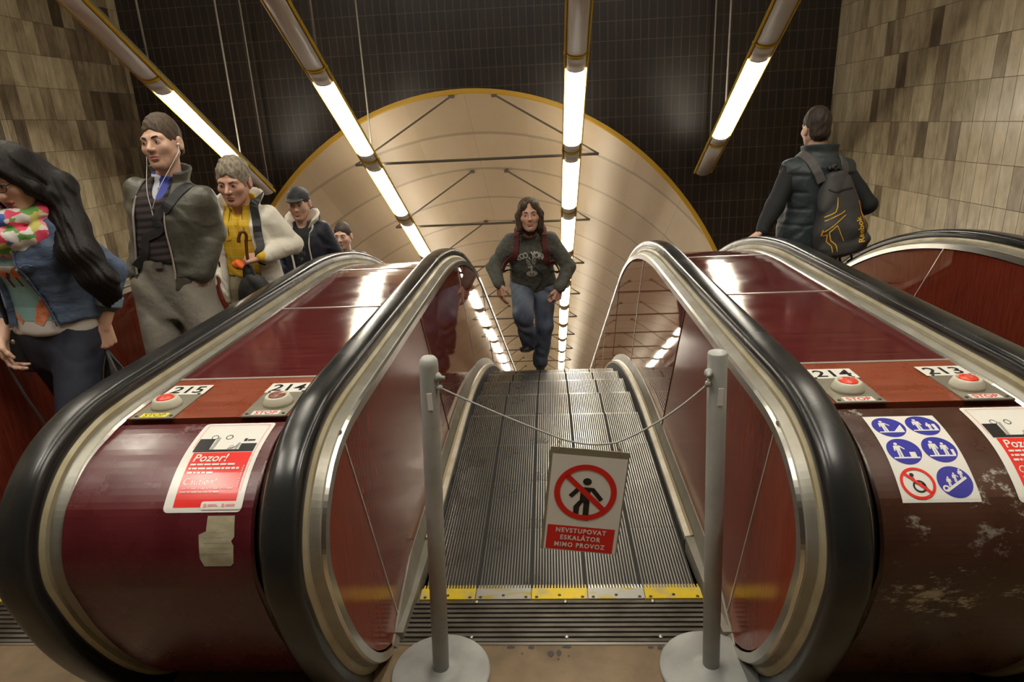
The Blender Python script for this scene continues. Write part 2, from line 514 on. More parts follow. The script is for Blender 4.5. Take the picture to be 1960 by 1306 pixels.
def sheet(layers, mapf, name, parent, cut=None, lift=0.0006, base=0.0006):
    """layers: list of (material, [ (verts2d, faces), ... ]); mapf(u, v, height) -> point"""
    me = bpy.data.meshes.new(name)
    bm = bmesh.new()
    mats = []
    off = world_of(parent)
    for li, (mname, shapes) in enumerate(layers):
        if mname not in mats:
            mats.append(mname)
        mi = mats.index(mname)
        b2 = bmesh.new()
        for vs, fs in shapes:
            bv = [b2.verts.new((x, y, 0)) for x, y in vs]
            for f in fs:
                try:
                    b2.faces.new([bv[i] for i in f])
                except ValueError:
                    pass
        if cut and b2.verts:
            ys = [v.co.y for v in b2.verts]
            y = math.floor(min(ys)/cut)*cut + cut
            while y < max(ys):
                bmesh.ops.bisect_plane(b2, geom=b2.verts[:]+b2.edges[:]+b2.faces[:], plane_co=(0, y, 0), plane_no=(0, 1, 0))
                y += cut
        vm = {}
        for v in b2.verts:
            vm[v] = bm.verts.new(Vector(mapf(v.co.x, v.co.y, base+lift*li)) - off)
        for f in b2.faces:
            nf = bm.faces.new([vm[v] for v in f.verts]); nf.material_index = mi
        b2.free()
    bm.to_mesh(me); bm.free()
    for m in mats:
        me.materials.append(MAT[m])
    o = bpy.data.objects.new(name, me)
    COL.objects.link(o); o.parent = parent
    return o

def spline(pts, per=6):
    """Catmull-Rom through tuples"""
    P = [Vector(p) for p in pts]
    P = [2*P[0]-P[1]] + P + [2*P[-1]-P[-2]]
    out = []
    for i in range(1, len(P)-2):
        a, b, c, d = P[i-1:i+3]
        for k in range(per):
            t = k/per
            out.append(0.5*((2*b) + (c-a)*t + (2*a-5*b+4*c-d)*t*t + (3*b-a-3*c+d)*t*t*t))
    out.append(P[-2])
    return out
# ------------------------------------------------------------------ the place: measures
XC = -0.75                      # middle of the hall
XR, XL = 3.05, -4.57            # side walls
YB = 7.55                       # dark end wall with the tunnel mouth
YF = -4.5                       # back of the hall behind the viewer
ZC = 5.7
AX = Vector((0, math.cos(R(30)), -0.5))         # down the tunnel
NU = Vector((0, 0.5, math.cos(R(30))))          # up, square to the tunnel
TX, TR = -0.88, 3.2
TA = Vector((TX, YB, 2.04 - TR/math.cos(R(30))))
LEN = 40.0                      # built length of the slope

def arc_path(y0, z0, rad):
    """flat at z0 to y0, then an arc into 30 degrees, as functions"""
    ye = y0 + rad*0.5
    ze = z0 - rad*(1-math.cos(R(30)))
    def z(y):
        if y <= y0: return z0
        if y <= ye: return z0 - rad + math.sqrt(rad*rad-(y-y0)**2)
        return ze - (y-ye)*math.tan(R(30))
    return z
STEP_Y0, STEP_R = 3.4, 5.4
zstep = arc_path(STEP_Y0, -0.006, STEP_R)
TOP = 0.925
RAIL_Y0, RAIL_R = 3.42, 3.9
ztop = arc_path(RAIL_Y0, TOP, RAIL_R)
YEND = 26.0

def step_point(s):
    """point on the step path at arc length s counted from y = 2.056"""
    y = 2.056 + s
    if y <= STEP_Y0: return (y, -0.006)
    s2 = y - STEP_Y0
    a = s2/STEP_R
    if a <= R(30):
        return (STEP_Y0+STEP_R*math.sin(a), -0.006-STEP_R*(1-math.cos(a)))
    s3 = s2 - STEP_R*R(30)
    return (STEP_Y0+STEP_R*0.5+s3*math.cos(R(30)), -0.006-STEP_R*(1-math.cos(R(30)))-s3*0.5)

# ------------------------------------------------------------------ floor, walls, ceiling, vault
mb = MB()
mb.box((XC, (YF+1.78)/2, -0.1), (XR-XL, 1.78-YF, 0.2))
tag(mb.build('floor', 'floor_stone'), kind='structure')
for x0, x1 in ((-1.42, -0.54), (0.56, 1.42)):
    pass

def tiled_wall(name, x, face, y0, y1, z0, z1, phase, seed, tonef):
    """wall of upright stone tiles, each tile a raised face with its own tone"""
    rnd = random.Random(seed)
    s = MB()
    s.box((x - face*0.1, (y0+y1)/2, (z0+z1)/2), (0.2, y1-y0, z1-z0), 1)
    nb = len(s.f)
    cols = []
    y = y0
    while y < y1:
        run = rnd.choice([1, 1, 2, 3, 4])
        wdt = rnd.choice([0.062, 0.066, 0.075, 0.12, 0.13, 0.15]) if run > 1 else rnd.uniform(0.10, 0.16)
        for _ in range(run):
            cols.append((y, min(y+wdt, y1))); y += wdt
            if y >= y1: break
    h = 0.279
    tones = []
    k0 = int((z0-phase)/h)-1
    k1 = int((z1-phase)/h)+1
    for ci, (a, b) in enumerate(cols):
        for k in range(k0, k1):
            za, zb = max(z0, phase+k*h), min(z1, phase+(k+1)*h)
            if zb-za < 0.02: continue
            g = 0.0022
            t = tonef((a+b)/2, (za+zb)/2, rnd)
            d = face*0.004
            q = [(x+d, a+g, za+g), (x+d, b-g, za+g), (x+d, b-g, zb-g), (x+d, a+g, zb-g)]
            e = [(x, a+g, za+g), (x, b-g, za+g), (x, b-g, zb-g), (x, a+g, zb-g)]
            s.add(q+e, [(0, 1, 2, 3), (0, 4, 5, 1), (1, 5, 6, 2), (2, 6, 7, 3), (3, 7, 4, 0)], 0)
            tones += [t]*5
    o = s.build(name, ['stone_tile', 'grout'])
    me = o.data
    at = me.attributes.new('tone', 'FLOAT', 'FACE')
    vals = [0.5]*len(me.polygons)
    vals[nb:nb+len(tones)] = tones[:len(vals)-nb]
    at.data.foreach_set('value', vals)
    return tag(o, kind='structure')

def tone_right(y, z, rnd):
    base = 0.62 + 0.16*math.sin(y*2.3+0.6)*math.cos(z*1.7) + rnd.uniform(-0.13, 0.13)
    if rnd.random() < 0.13: base -= 0.25
    return base
def tone_left(y, z, rnd):
    base = 0.44 + 0.2*math.sin(y*2.9+z*1.3) + rnd.uniform(-0.16, 0.16)
    if rnd.random() < 0.2: base -= 0.22
    return base
tiled_wall('wall_right', XR, -1, YF, YB, -3.5, ZC, 1.548, 3, tone_right)
tiled_wall('wall_left', XL, 1, YF, YB, -3.5, ZC, 1.646, 9, tone_left)

def portal_pt(a, r=TR, y=YB):
    """point of the tunnel mouth at angle a from the top (tunnel cylinder cut by an upright plane)"""
    x = TX + r*math.sin(a)
    up = r*math.cos(a)
    return Vector((x, y, TA.z + up/math.cos(R(30))))

mb = MB()
N = 96
inner = [portal_pt(2*math.pi*k/N) for k in range(N)]
x0, x1, z0, z1 = XL, XR, -12.0, ZC
cz = TA.z
outer = []
for p in inner:
    dx, dz = p.x-TX, p.z-cz
    t = 1e9
    if dx > 1e-6: t = min(t, (x1-TX)/dx)
    if dx < -1e-6: t = min(t, (x0-TX)/dx)
    if dz > 1e-6: t = min(t, (z1-cz)/dz)
    if dz < -1e-6: t = min(t, (z0-cz)/dz)
    outer.append(Vector((TX+dx*t, YB, cz+dz*t)))
for cx_, cz_ in ((x0, z1), (x1, z1), (x0, z0), (x1, z0)):
    k = min(range(N), key=lambda i: (outer[i]-Vector((cx_, YB, cz_))).length)
    outer[k] = Vector((cx_, YB, cz_))
back = [p+Vector((0, 0.25, 0)) for p in inner]
vs = inner+outer
mb.add(vs, [(k, (k+1) % N, N+(k+1) % N, N+k) for k in range(N)], 0)
mb.add([p+Vector((0, 0.25, 0)) for p in vs], [(k, (k+1) % N, N+(k+1) % N, N+k) for k in range(N)], 0)
tag(mb.build('wall_back', 'dark_tile'), kind='structure')
mb = MB(); mb.box((XC, YF-0.1, 1.1), (XR-XL, 0.2, 9.2)); tag(mb.build('wall_front', 'dark_tile'), kind='structure')
mb = MB(); mb.box((XC, (YF+YB)/2, ZC+0.1), (XR-XL+0.4, YB-YF+0.5, 0.2)); tag(mb.build('ceiling', 'ceiling_paint'), kind='structure')

# yellow rim round the tunnel mouth
mb = MB()
rings = []
for k in range(N+1):
    a = -R(125) + R(250)*k/N
    ri = []
    for dr, dy in ((0.0, -0.018), (0.035, -0.018), (0.035, 0.06), (-0.012, 0.06), (-0.012, -0.012)):
        ri.append(portal_pt(a, TR+dr, YB+dy))
    rings.append(ri)
mb.rings(rings, smooth=False)
tag(mb.build('trim_portal', 'portal_yellow'), kind='structure')

# the vault: its own axis is local z, so the seams follow it
mb = MB()
rotm = Matrix((Vector((1, 0, 0)), NU, AX)).transposed()
ringv = []
NA = 64
S = [None] + [s_ for s_ in np.arange(-0.5, LEN, 1.5)]
for si, s_ in enumerate(S):
    ring = []
    for k in range(NA+1):
        a = -R(118)+R(236)*k/NA
        q = Vector((TR*math.sin(a), TR*math.cos(a), 0))
        sm = -(rotm @ q).y/AX.y          # where this line meets the end wall
        ring.append(Vector((q.x, q.y, sm+0.0 if s_ is None else max(sm, s_))))
    ringv.append(ring)
mb.rings(ringv, closed=False, caps=False, smooth=True)
me = bpy.data.meshes.new('tunnel_vault')
me.from_pydata(mb.v, [], mb.f)
me.polygons.foreach_set('use_smooth', [True]*len(mb.f))
me.materials.append(MAT['vault_cream'])
o = bpy.data.objects.new('tunnel_vault', me); COL.objects.link(o)
bm = bmesh.new(); bm.from_mesh(me)
bmesh.ops.remove_doubles(bm, verts=bm.verts, dist=1e-5)
bm.to_mesh(me); bm.free()
o.matrix_world = Matrix.Translation(TA) @ rotm.to_4x4()
tag(o, kind='structure')
mb = MB()
mb.add([TA + AX*LEN + Vector((TR*math.sin(2*math.pi*k/48), 0, 0)) + NU*TR*math.cos(2*math.pi*k/48) for k in range(48)], [tuple(range(48))])
tag(mb.build('wall_tunnel_end', 'ceiling_paint'), kind='structure')
# dark floor of the pit below the flights, from landing edge down the slope
mb = MB()
pts = [(1.78, -0.02)] + [(y, zstep(y)-0.75 if y > 2.6 else -0.45) for y in np.arange(1.8, YEND+6, 0.6)]
mb.rings([[(XL, y, z), (XR, y, z)] for y, z in pts], closed=False, caps=False)
tag(mb.build('floor_pit', 'pit_dark'), kind='structure')
# ------------------------------------------------------------------ balustrades
NOSE = [(1.80, -0.04), (1.74, 0.0), (1.655, 0.055), (1.56, 0.145), (1.46, 0.285), (1.378, 0.455), (1.336, 0.595), (1.325, 0.665),
        (1.342, 0.74), (1.388, 0.812), (1.475, 0.877), (1.60, 0.915), (1.75, TOP)]
nose = [(p[0], p[1]) for p in spline([(a, b, 0) for a, b in NOSE], 6)]
flat = [(y, TOP) for y in np.arange(1.95, RAIL_Y0, 0.3)]
crest = [(RAIL_Y0+RAIL_R*math.sin(a), TOP-RAIL_R*(1-math.cos(a))) for a in np.linspace(0, R(30), 26)]
slope = [(y, ztop(y)) for y in np.arange(RAIL_Y0+RAIL_R*0.5+0.5, YEND, 1.0)]
BASE = nose + flat + crest + slope
def normals(path):
    out = []
    for i in range(len(path)):
        a, b = path[max(i-1, 0)], path[min(i+1, len(path)-1)]
        dy, dz = b[0]-a[0], b[1]-a[1]
        l = math.hypot(dy, dz)
        out.append((-dz/l, dy/l))
    return out
BN = normals(BASE)

def sweep(mb, prof, cx, mi=0, smooth=False, i0=0, i1=None, flip=1):
    """profile [(x offset, height off the base curve)] run along the base curve"""
    i1 = len(BASE) if i1 is None else i1
    rings = []
    for i in range(i0, i1):
        (y, z), (ny, nz) = BASE[i], BN[i]
        rings.append([(cx+flip*px, y+ny*h, z+nz*h) for px, h in prof])
    return mb.rings(rings, mi, smooth=smooth)

# arc length along the front of the nose, measured down from the deck edge, for stickers
FRONT_OFF = 0.030
def front_curve():
    i_top = min(range(len(nose)), key=lambda i: abs(nose[i][0]-1.63) + (0 if nose[i][1] > 0.8 else 9))
    pts = []
    for i in range(i_top, -1, -1):
        (y, z), (ny, nz) = BASE[i], BN[i]
        f = min(1.0, (i_top-i)/14.0)
        o_ = 0.004 + (FRONT_OFF-0.004)*f
        pts.append((y+ny*o_, z+nz*o_, ny, nz))
    return pts
FC = front_curve()
FS = [0.0]
for a, b in zip(FC, FC[1:]):
    FS.append(FS[-1]+math.hypot(b[0]-a[0], b[1]-a[1]))
def front_map(x, v, h):
    """v is negative going down the nose"""
    s = -v
    for i in range(len(FS)-1):
        if s <= FS[i+1] or i == len(FS)-2:
            t = (s-FS[i])/(FS[i+1]-FS[i])
            q = [FC[i][k]+(FC[i+1][k]-FC[i][k])*t for k in range(4)]
            return (x, q[0]+q[2]*h, q[1]+q[3]*h)
def deck_map(x, y, h):
    return (x, y, TOP+0.006+h)

RAIL_PROF = []
for k in range(28):
    a = 2*math.pi*k/28
    ca, sa = math.cos(a), math.sin(a)
    RAIL_PROF.append((0.047*math.copysign(abs(ca)**0.55, ca), 0.060+0.029*math.copysign(abs(sa)**0.7, sa)))
GUIDE_PROF = [(-0.052, 0.0), (-0.050, 0.030), (-0.036, 0.046), (0.036, 0.046), (0.050, 0.030), (0.052, 0.0), (0.03, -0.03), (-0.03, -0.03)]
MOULD_PROF = [(-0.080, -0.03), (-0.080, 0.004), (-0.074, 0.010), (-0.050, 0.018), (0.050, 0.018), (0.074, 0.010), (0.080, 0.004), (0.080, -0.03)]
RIM_PROF = [(-0.0875, -0.024), (-0.0875, 0.004), (-0.078, 0.008), (-0.072, 0.002), (-0.072, -0.024)]

def side_panel(parent, x, sgn):
    """wood panel on the stair side: flush sheets between rail moulding and skirting, tilted seams"""
    m = MB()
    ys, zu, zl = [], [], []
    top = [(y, z) for (y, z) in BASE]
    i_f = min(range(len(nose)), key=lambda i: nose[i][0])
    lower = nose[:i_f+1][::-1]
    upper = BASE[i_f:]
    def interp(path, y):
        for (a, b) in zip(path, path[1:]):
            if a[0]-1e-9 <= y <= b[0]+1e-9:
                t = (y-a[0])/max(b[0]-a[0], 1e-9)
                return a[1]+(b[1]-a[1])*t
        return path[-1][1]
    ysamp = [1.3255+0.45*(k/14)**2 for k in range(15)] + list(np.arange(1.85, 6.2, 0.12)) + list(np.arange(6.2, YEND-1, 1.0))
    fr, bk = [], []
    for y in ysamp:
        u = interp(upper, y)
        l = interp(lower, y) if y < 1.74 else -0.01
        if y >= 1.74:
            l = zstep(y)+0.10 if y > 1.95 else 0.0+(zstep(y)+0.10)*(y-1.74)/0.21
        fr.append(((x, y, u), (x, y, l)))
    vs = [p for q in fr for p in q] + [(x+sgn*0.03, p[1], p[2]) for q in fr for p in q]
    n = len(fr)
    fs = []
    for i in range(n-1):
        fs.append((2*i, 2*i+2, 2*i+3, 2*i+1))
        o_ = 2*n
        fs.append((o_+2*i, o_+2*i+1, o_+2*i+3, o_+2*i+2))
    m.add(vs, fs)
    p = m.build('side_panel', 'side_wood', parent)
    # seams
    k = 0
    for (ya, yb, mt) in ((1.56, 1.86, 'seam_metal'), (2.71, 3.22, 'seam_dark'), (3.95, 4.55, 'seam_metal'), (5.3, 5.95, 'seam_dark'), (6.7, 7.35, 'seam_metal'), (8.2, 8.85, 'seam_dark'), (9.7, 10.35, 'seam_metal')):
        s = MB()
        n2 = 5
        wd = 0.006 if mt == 'seam_metal' else 0.004
        rings = []
        za, zb = ztop(ya), (zstep(yb)+0.10 if yb > 1.9 else 0.06)
        for t in (0, 0.5, 1):
            y = ya+(yb-ya)*t; z = za+(zb-za)*t
            rings.append([(x-sgn*0.003, y-wd/2, z), (x-sgn*0.003, y+wd/2, z), (x+sgn*0.002, y+wd/2, z), (x+sgn*0.002, y-wd/2, z)])
        s.rings(rings)
        s.build('panel_seam', mt, p)
    return p

def skirting(parent, x, sgn):
    """step-side skirt: dark brush board, cream strip, brass strip, grey moulding up to the panel"""
    ys = list(np.arange(2.30, 6.4, 0.1)) + list(np.arange(6.4, YEND-1, 1.0))
    def run(name, prof, mt, ys):
        m = MB()
        rings = []
        for y in ys:
            z = zstep(y)
            sl = (zstep(y+0.02)-zstep(y-0.02))/0.04
            ny, nz = -sl/math.hypot(1, sl), 1/math.hypot(1, sl)
            rings.append([(x+sgn*px, y+ny*h, z+nz*h) for px, h in prof])
        m.rings(rings)
        return m.build(name, mt, parent)
    b = run('skirt_board', [(-0.060, -0.5), (-0.060, 0.045), (-0.040, 0.052), (-0.02, 0.02), (-0.02, -0.5)], 'brush_black', ys)
    run('cream_strip', [(-0.057, 0.046), (-0.057, 0.062), (-0.035, 0.066), (-0.034, 0.046)], 'cream_strip', ys)
    run('brass_strip', [(-0.034, 0.050), (-0.034, 0.064), (-0.024, 0.070), (-0.022, 0.05)], 'brass_strip', ys)
    ys2 = [1.76, 1.9, 2.0, 2.1, 2.2] + ys
    m = MB()
    rings = []
    for y in ys2:
        z = zstep(y)
        f = min(1.0, max(0.0, (y-1.76)/0.35))
        hi = 0.02+0.105*f
        rings.append([(x-sgn*0.022, y, z+0.066*f), (x-sgn*0.004, y, z+hi), (x+sgn*0.004, y, z+hi), (x+sgn*0.004, y, z-0.5), (x-sgn*0.022, y, z-0.5)])
    m.rings(rings)
    m.build('skirt_moulding', 'alu_grey', parent)
    # plain metal plate beside the comb, below the moulding
    m = MB()
    m.add([(x-sgn*0.058, 2.34, -0.02), (x-sgn*0.058, 2.34, 0.055), (x-sgn*0.03, 1.80, 0.03), (x-sgn*0.03, 1.80, -0.02),
           (x, 2.34, -0.02), (x, 2.34, 0.055), (x, 1.80, 0.03), (x, 1.80, -0.02)],
          [(0, 1, 2, 3), (4, 7, 6, 5), (0, 4, 5, 1), (3, 2, 6, 7), (1, 5, 6, 2), (0, 3, 7, 4)])
    m.build('skirt_plate', 'alu_grey', parent)

def balustrade(label, cx, x_rails, deck, front_mat, sides, group):
    """x_rails: rail centres; deck: (x0, x1) of the wooden top; sides: [(x, sgn)] stair-side panels"""
    t = thing('escalator_balustrade', label, 'escalator balustrade', (cx, 1.75, 0.0), group)
    for rx in x_rails:
        m = MB(); sweep(m, RAIL_PROF, rx, smooth=True); m.build('handrail', 'rubber_black', t)
        m = MB(); sweep(m, GUIDE_PROF, rx); m.build('rail_guide', 'alu_cream', t)
        m = MB(); sweep(m, MOULD_PROF, rx); m.build('rail_moulding', 'alu_grey', t)
        for f in (1, -1):
            m = MB(); sweep(m, RIM_PROF, rx, flip=f); m.build('panel_rim', 'chrome_rim', t)
    for x, sgn in sides:
        side_panel(t, x, sgn)
        skirting(t, x, sgn)
    # deck boards between metal seams
    x0, x1 = deck
    cuts = [1.645, 1.945, 2.815, 3.685, 4.555, 5.425, 6.295, 7.165, 8.035, 8.905, 9.775, 10.645, 12.4, 15, 18, 21, 25]
    for i, (a, b) in enumerate(zip(cuts, cuts[1:])):
        m = MB()
        ysn = np.linspace(a, b, 2 if i < 2 else (9 if b < 6.5 else 3))
        rings = []
        for y in ysn:
            z = ztop(y)
            rings.append([(x0, y, z-0.012), (x0, y, z+0.006), (x1, y, z+0.006), (x1, y, z-0.012)])
        m.rings(rings)
        m.build('deck_board', 'panel_orange' if i == 0 else 'deck_wood', t)
        if i:
            m = MB(); z = ztop(a)
            m.box(((x0+x1)/2, a, z+0.004), (x1-x0, 0.012, 0.01)); m.build('deck_seam', 'seam_metal', t)
    # front panel wrapping the nose
    m = MB()
    rings = []
    for (y, z, ny, nz) in FC:
        rings.append([(x0, y, z), (x1, y, z), (x1, y-ny*0.02, z-nz*0.02), (x0, y-ny*0.02, z-nz*0.02)])
    m.rings(rings)
    for f in range(len(m.f)): m.sm[f] = False
    m.build('front_panel', front_mat, t)
    # plinth closing the gap below the front
    return t


bal_left = balustrade('wide wooden balustrade with maroon rounded front bearing the 215 label', -0.98,
                      (-0.655, -1.318), (-1.225, -0.745), 'maroon_front', [(-0.575, -1), (-1.398, 1)], None)
bal_right = balustrade('wide wooden balustrade with scuffed brown rounded front and blue pictogram sticker', 0.98,
                       (0.655, 1.305), (0.745, 1.215), 'brown_front', [(0.575, 1), (1.385, -1)], None)
bal_far_right = balustrade('single-rail balustrade with red side panel along the pale tiled right wall', 2.7,
                           (2.42,), (2.51, XR), 'brown_front', [(2.34, 1)], None)
bal_far_left = balustrade('single-rail balustrade with red side panel behind the people riding up', -3.0,
                          (-2.42,), (XL, -2.51), 'maroon_front', [(-2.34, -1)], None)

# ------------------------------------------------------------------ things on the decks
def control(parent, px, button, stop_mat, stop_txt, number, num_x0, bx, plate=True):
    """metal plate with a stop button in a moulded housing, STOP tag and number label"""
    z = TOP+0.006
    m = MB()
    x0, x1 = px
    m.box(((x0+x1)/2, 1.735, z+0.002), (x1-x0, 0.19, 0.004))
    p = m.build('control_plate', 'control_plate', parent)
    s = MB()
    for sx in (x0+0.012, x1-0.012):
        for sy in (1.655, 1.815):
            s.lathe([(0.0045, 0), (0.0045, 0.002), (0.002, 0.0025), (0, 0.0025)], (sx, sy, z+0.004), 10)
    s.build('screws', 'screw_dark', p)
    h = MB()
    h.lathe([(0.0, 0.0), (0.043, 0.0), (0.042, 0.008), (0.035, 0.024), (0.032, 0.0265), (0.028, 0.0265), (0.0265, 0.022), (0.0, 0.022)], (bx, 1.728, z+0.004), 32)
    hs = h.build('button_housing', 'button_housing', p)
    b = MB()
    b.lathe([(0.0, 0.0), (0.0245, 0.0), (0.0245, 0.005), (0.022, 0.0075), (0.0, 0.008)], (bx, 1.728, z+0.0255), 28)
    bt = b.build('stop_button', button, p)
    fm = lambda u, v, hh: (bx+u, 1.728+v, z+0.0335+hh)
    sheet([('sticker_pale_red', [ring2d(0, 0, 0.007, 0.009, 24)])], fm, 'button_mark', p)
    fm2 = lambda u, v, hh: ((x0+x1)/2+u, 1.652+v, z+0.004+hh)
    sheet([(stop_mat[0], [rect2d(-0.040, -0.005, 0.040, 0.022)]), (stop_mat[1], [text2d(stop_txt, 0.027, 0, -0.001, 'CENTER', bold=0.0004, sx=1.0)])], fm2, 'stop_tag', p)
    fm3 = lambda u, v, hh: (num_x0+u, 1.812+v, z+0.0035+hh)
    sheet([('number_white', [rect2d(0, 0, 0.130, 0.074)]), ('sticker_black', [text2d(number, 0.072, 0.065, 0.012, 'CENTER', bold=0.0012, sx=1.0)])], fm3, 'number_label', parent)

control(bal_left, (-1.212, -1.085), 'button_red', ('sticker_yellow', 'sticker_olive'), 'STOP', '215', -1.213, -1.15)
control(bal_left, (-0.885, -0.755), 'button_brown', ('number_white', 'sticker_red'), 'STOP', '214', -0.889, -0.81)
control(bal_right, (0.755, 0.885), 'button_red', ('number_white', 'sticker_red'), 'STOP', '214', 0.762, 0.82)
control(bal_right, (1.085, 1.212), 'button_red', ('number_white', 'sticker_red'), 'STOP', '213', 1.080, 1.14)

def caution_poster(parent, x0, wid, v0, length):
    """white bordered red warning sheet wrapped over the nose"""
    W, H = wid, length
    sx, sy = W/0.2, H/0.29
    def S(shape):
        vs, fs = shape
        return [(x*sx, y*sy) for x, y in vs], fs
    L = []
    L.append(('sticker_white', [S(rect2d(0, 0, 0.2, 0.29, 0.012))]))
    L.append(('sticker_red', [S(line2d([(0.014, 0.18), (0.014, 0.279), (0.187, 0.279), (0.187, 0.05)], 0.0012)),
                              S(rect2d(0.024, 0.012, 0.182, 0.164)), S(text2d('\u2022 '*12, 0.006, 0.10, 0.281, sx=0.8))]))
    L.append(('sticker_black', [S(poly2d([(0.018, 0.166), (0.060, 0.166), (0.060, 0.216), (0.018, 0.216)])), S(poly2d([(0.140, 0.166), (0.182, 0.166), (0.182, 0.196), (0.140, 0.196)])),
                                S(rect2d(0.060, 0.166, 0.140, 0.174)), S(rect2d(0.142, 0.205, 0.150, 0.216)), S(rect2d(0.152, 0.206, 0.172, 0.212)),
                                S(ring2d(0.096, 0.222, 0.0075, 0.0095)), S(ring2d(0.056, 0.222, 0.0075, 0.0092)), S(line2d([(0.108, 0.176), (0.128, 0.184), (0.132, 0.198)], 0.002))]))
    L.append(('sticker_grey', [S(poly2d([(0.062, 0.174), (0.070, 0.174), (0.074, 0.220), (0.066, 0.222)])), S(poly2d([(0.128, 0.174), (0.135, 0.174), (0.138, 0.198), (0.132, 0.200)])),
                               S(ring2d(0.118, 0.182, 0.005, 0.007))]))
    wt = [S(text2d('Pozor!', 0.034, 0.032, 0.134, shear=0.12, bold=0.0005)), S(text2d('Caution!', 0.025, 0.030, 0.068, shear=0.15))]
    rnd = random.Random(5)
    for k in range(3):
        y = 0.122-0.012*k
        x = 0.032
        end = (0.15, 0.165, 0.10)[k]
        while x < end:
            wl = rnd.uniform(0.006, 0.02)
            wt.append(S(rect2d(x, y, min(x+wl, end), y+0.0052))); x += wl+0.003
    wt.append(S(rect2d(0.095, 0.006, 0.2, 0.026, 0.006)))
    L.append(('sticker_white', wt))
    pk = []
    for k in range(2):
        y = 0.056-0.0085*k
        x = 0.032
        while x < (0.155, 0.12)[k]:
            wl = rnd.uniform(0.005, 0.016)
            pk.append(S(rect2d(x, y, x+wl, y+0.0035))); x += wl+0.0025
    for k in range(9):
        pk.append(S(rect2d(0.174, 0.06+0.007*k, 0.178, 0.065+0.007*k)))
    L.append(('sticker_pale_red', pk))
    L.append(('sticker_pale_red', [S(circle2d(0.106, 0.016, 0.0045, 16)), S(circle2d(0.152, 0.016, 0.0045, 16)), S(rect2d(0.113, 0.0135, 0.14, 0.0155)), S(rect2d(0.113, 0.017, 0.135, 0.019)), S(rect2d(0.159, 0.0135, 0.182, 0.019))]))
    mp = lambda u, v, h: front_map(x0+u, v0-H+v, h)
    return sheet(L, mp, 'caution_sticker', parent, cut=0.008, lift=0.0004, base=0.0014)

caution_poster(bal_left, -0.972, 0.20, -0.005, 0.30)
caution_poster(bal_right, 1.052, 0.17, -0.008, 0.30)
# torn remains of an older sheet below it
tp = [(0.012, 0.0), (0.078, 0.0), (0.086, 0.008), (0.088, 0.05), (0.082, 0.062), (0.09, 0.072), (0.088, 0.122), (0.02, 0.122), (0.018, 0.085), (0.0, 0.078), (0.002, 0.02)]
marks = []
rnd = random.Random(8)
for k in range(7):
    y = 0.008+0.0125*k
    x = 0.012
    while x < 0.08:
        wl = rnd.uniform(0.003, 0.010)
        if rnd.random() < 0.6: marks.append(line2d([(x, y+rnd.uniform(-.001, .001)), (x+wl, y+rnd.uniform(-.001, .001))], 0.0011))
        x += wl+0.002
sheet([('torn_paper', [poly2d(tp)]), ('sticker_grey', marks)], lambda u, v, h: front_map(-0.875+u, -0.435+v, h), 'torn_sticker', bal_left, cut=0.008, base=0.0012)

def pictogram_sheet(parent):
    L = [('sticker_white', [rect2d(0, 0, 0.175, 0.262)])]
    cs = [(0.046, 0.216), (0.130, 0.220), (0.046, 0.132), (0.130, 0.136), (0.130, 0.048)]
    L.append(('sticker_blue', [circle2d(x, y, 0.039, 36) for x, y in cs]))
    wsh = []
    for i, (x, y) in enumerate(cs[:4]):
        wsh.append(rect2d(x-0.03, y-0.022, x+0.03, y-0.018))
        wsh += person2d(x-0.012, y-0.018, 0.044, 0 if i % 2 else 1)
        if i == 0: wsh.append(poly2d([(x+0.006, y-0.018), (x+0.03, y-0.018), (x+0.03, y+0.008)]))
        if i == 1: wsh += person2d(x+0.013, y-0.018, 0.028, 0); wsh.append(rect2d(x+0.022, y-0.018, x+0.030, y+0.004))
        if i == 2: wsh.append(rect2d(x+0.010, y-0.018, x+0.024, y-0.004))
        if i == 3: wsh += person2d(x+0.012, y-0.018, 0.038, 0); wsh.append(rect2d(x+0.024, y-0.018, x+0.031, y-0.002))
    x, y = cs[4]
    wsh.append(line2d([(x-0.024, y-0.022), (x+0.028, y+0.010)], 0.006))
    wsh.append(ring2d(x-0.024, y-0.016, 0.004, 0.008, 18))
    for k in range(3):
        wsh += person2d(x-0.013+0.016*k, y-0.011+0.0095*k, 0.024, k % 2)
    L.append(('sticker_white', wsh))
    x, y = 0.046, 0.046
    L.append(('sticker_black', [ring2d(x+0.002, y-0.008, 0.011, 0.015, 24), circle2d(x-0.008, y+0.020, 0.005, 12), line2d([(x-0.007, y+0.013), (x-0.003, y-0.002), (x+0.012, y-0.003), (x+0.018, y-0.016)], 0.004)]))
    L.append(('sticker_red', [ring2d(x, y, 0.0325, 0.039, 40), line2d([(x-0.025, y+0.025), (x+0.025, y-0.025)], 0.007)]))
    mp = lambda u, v, h: front_map(0.795+u, -0.305+v, h)
    sheet(L, mp, 'pictogram_sticker', parent, cut=0.008, lift=0.0004, base=0.0014)
pictogram_sheet(bal_right)

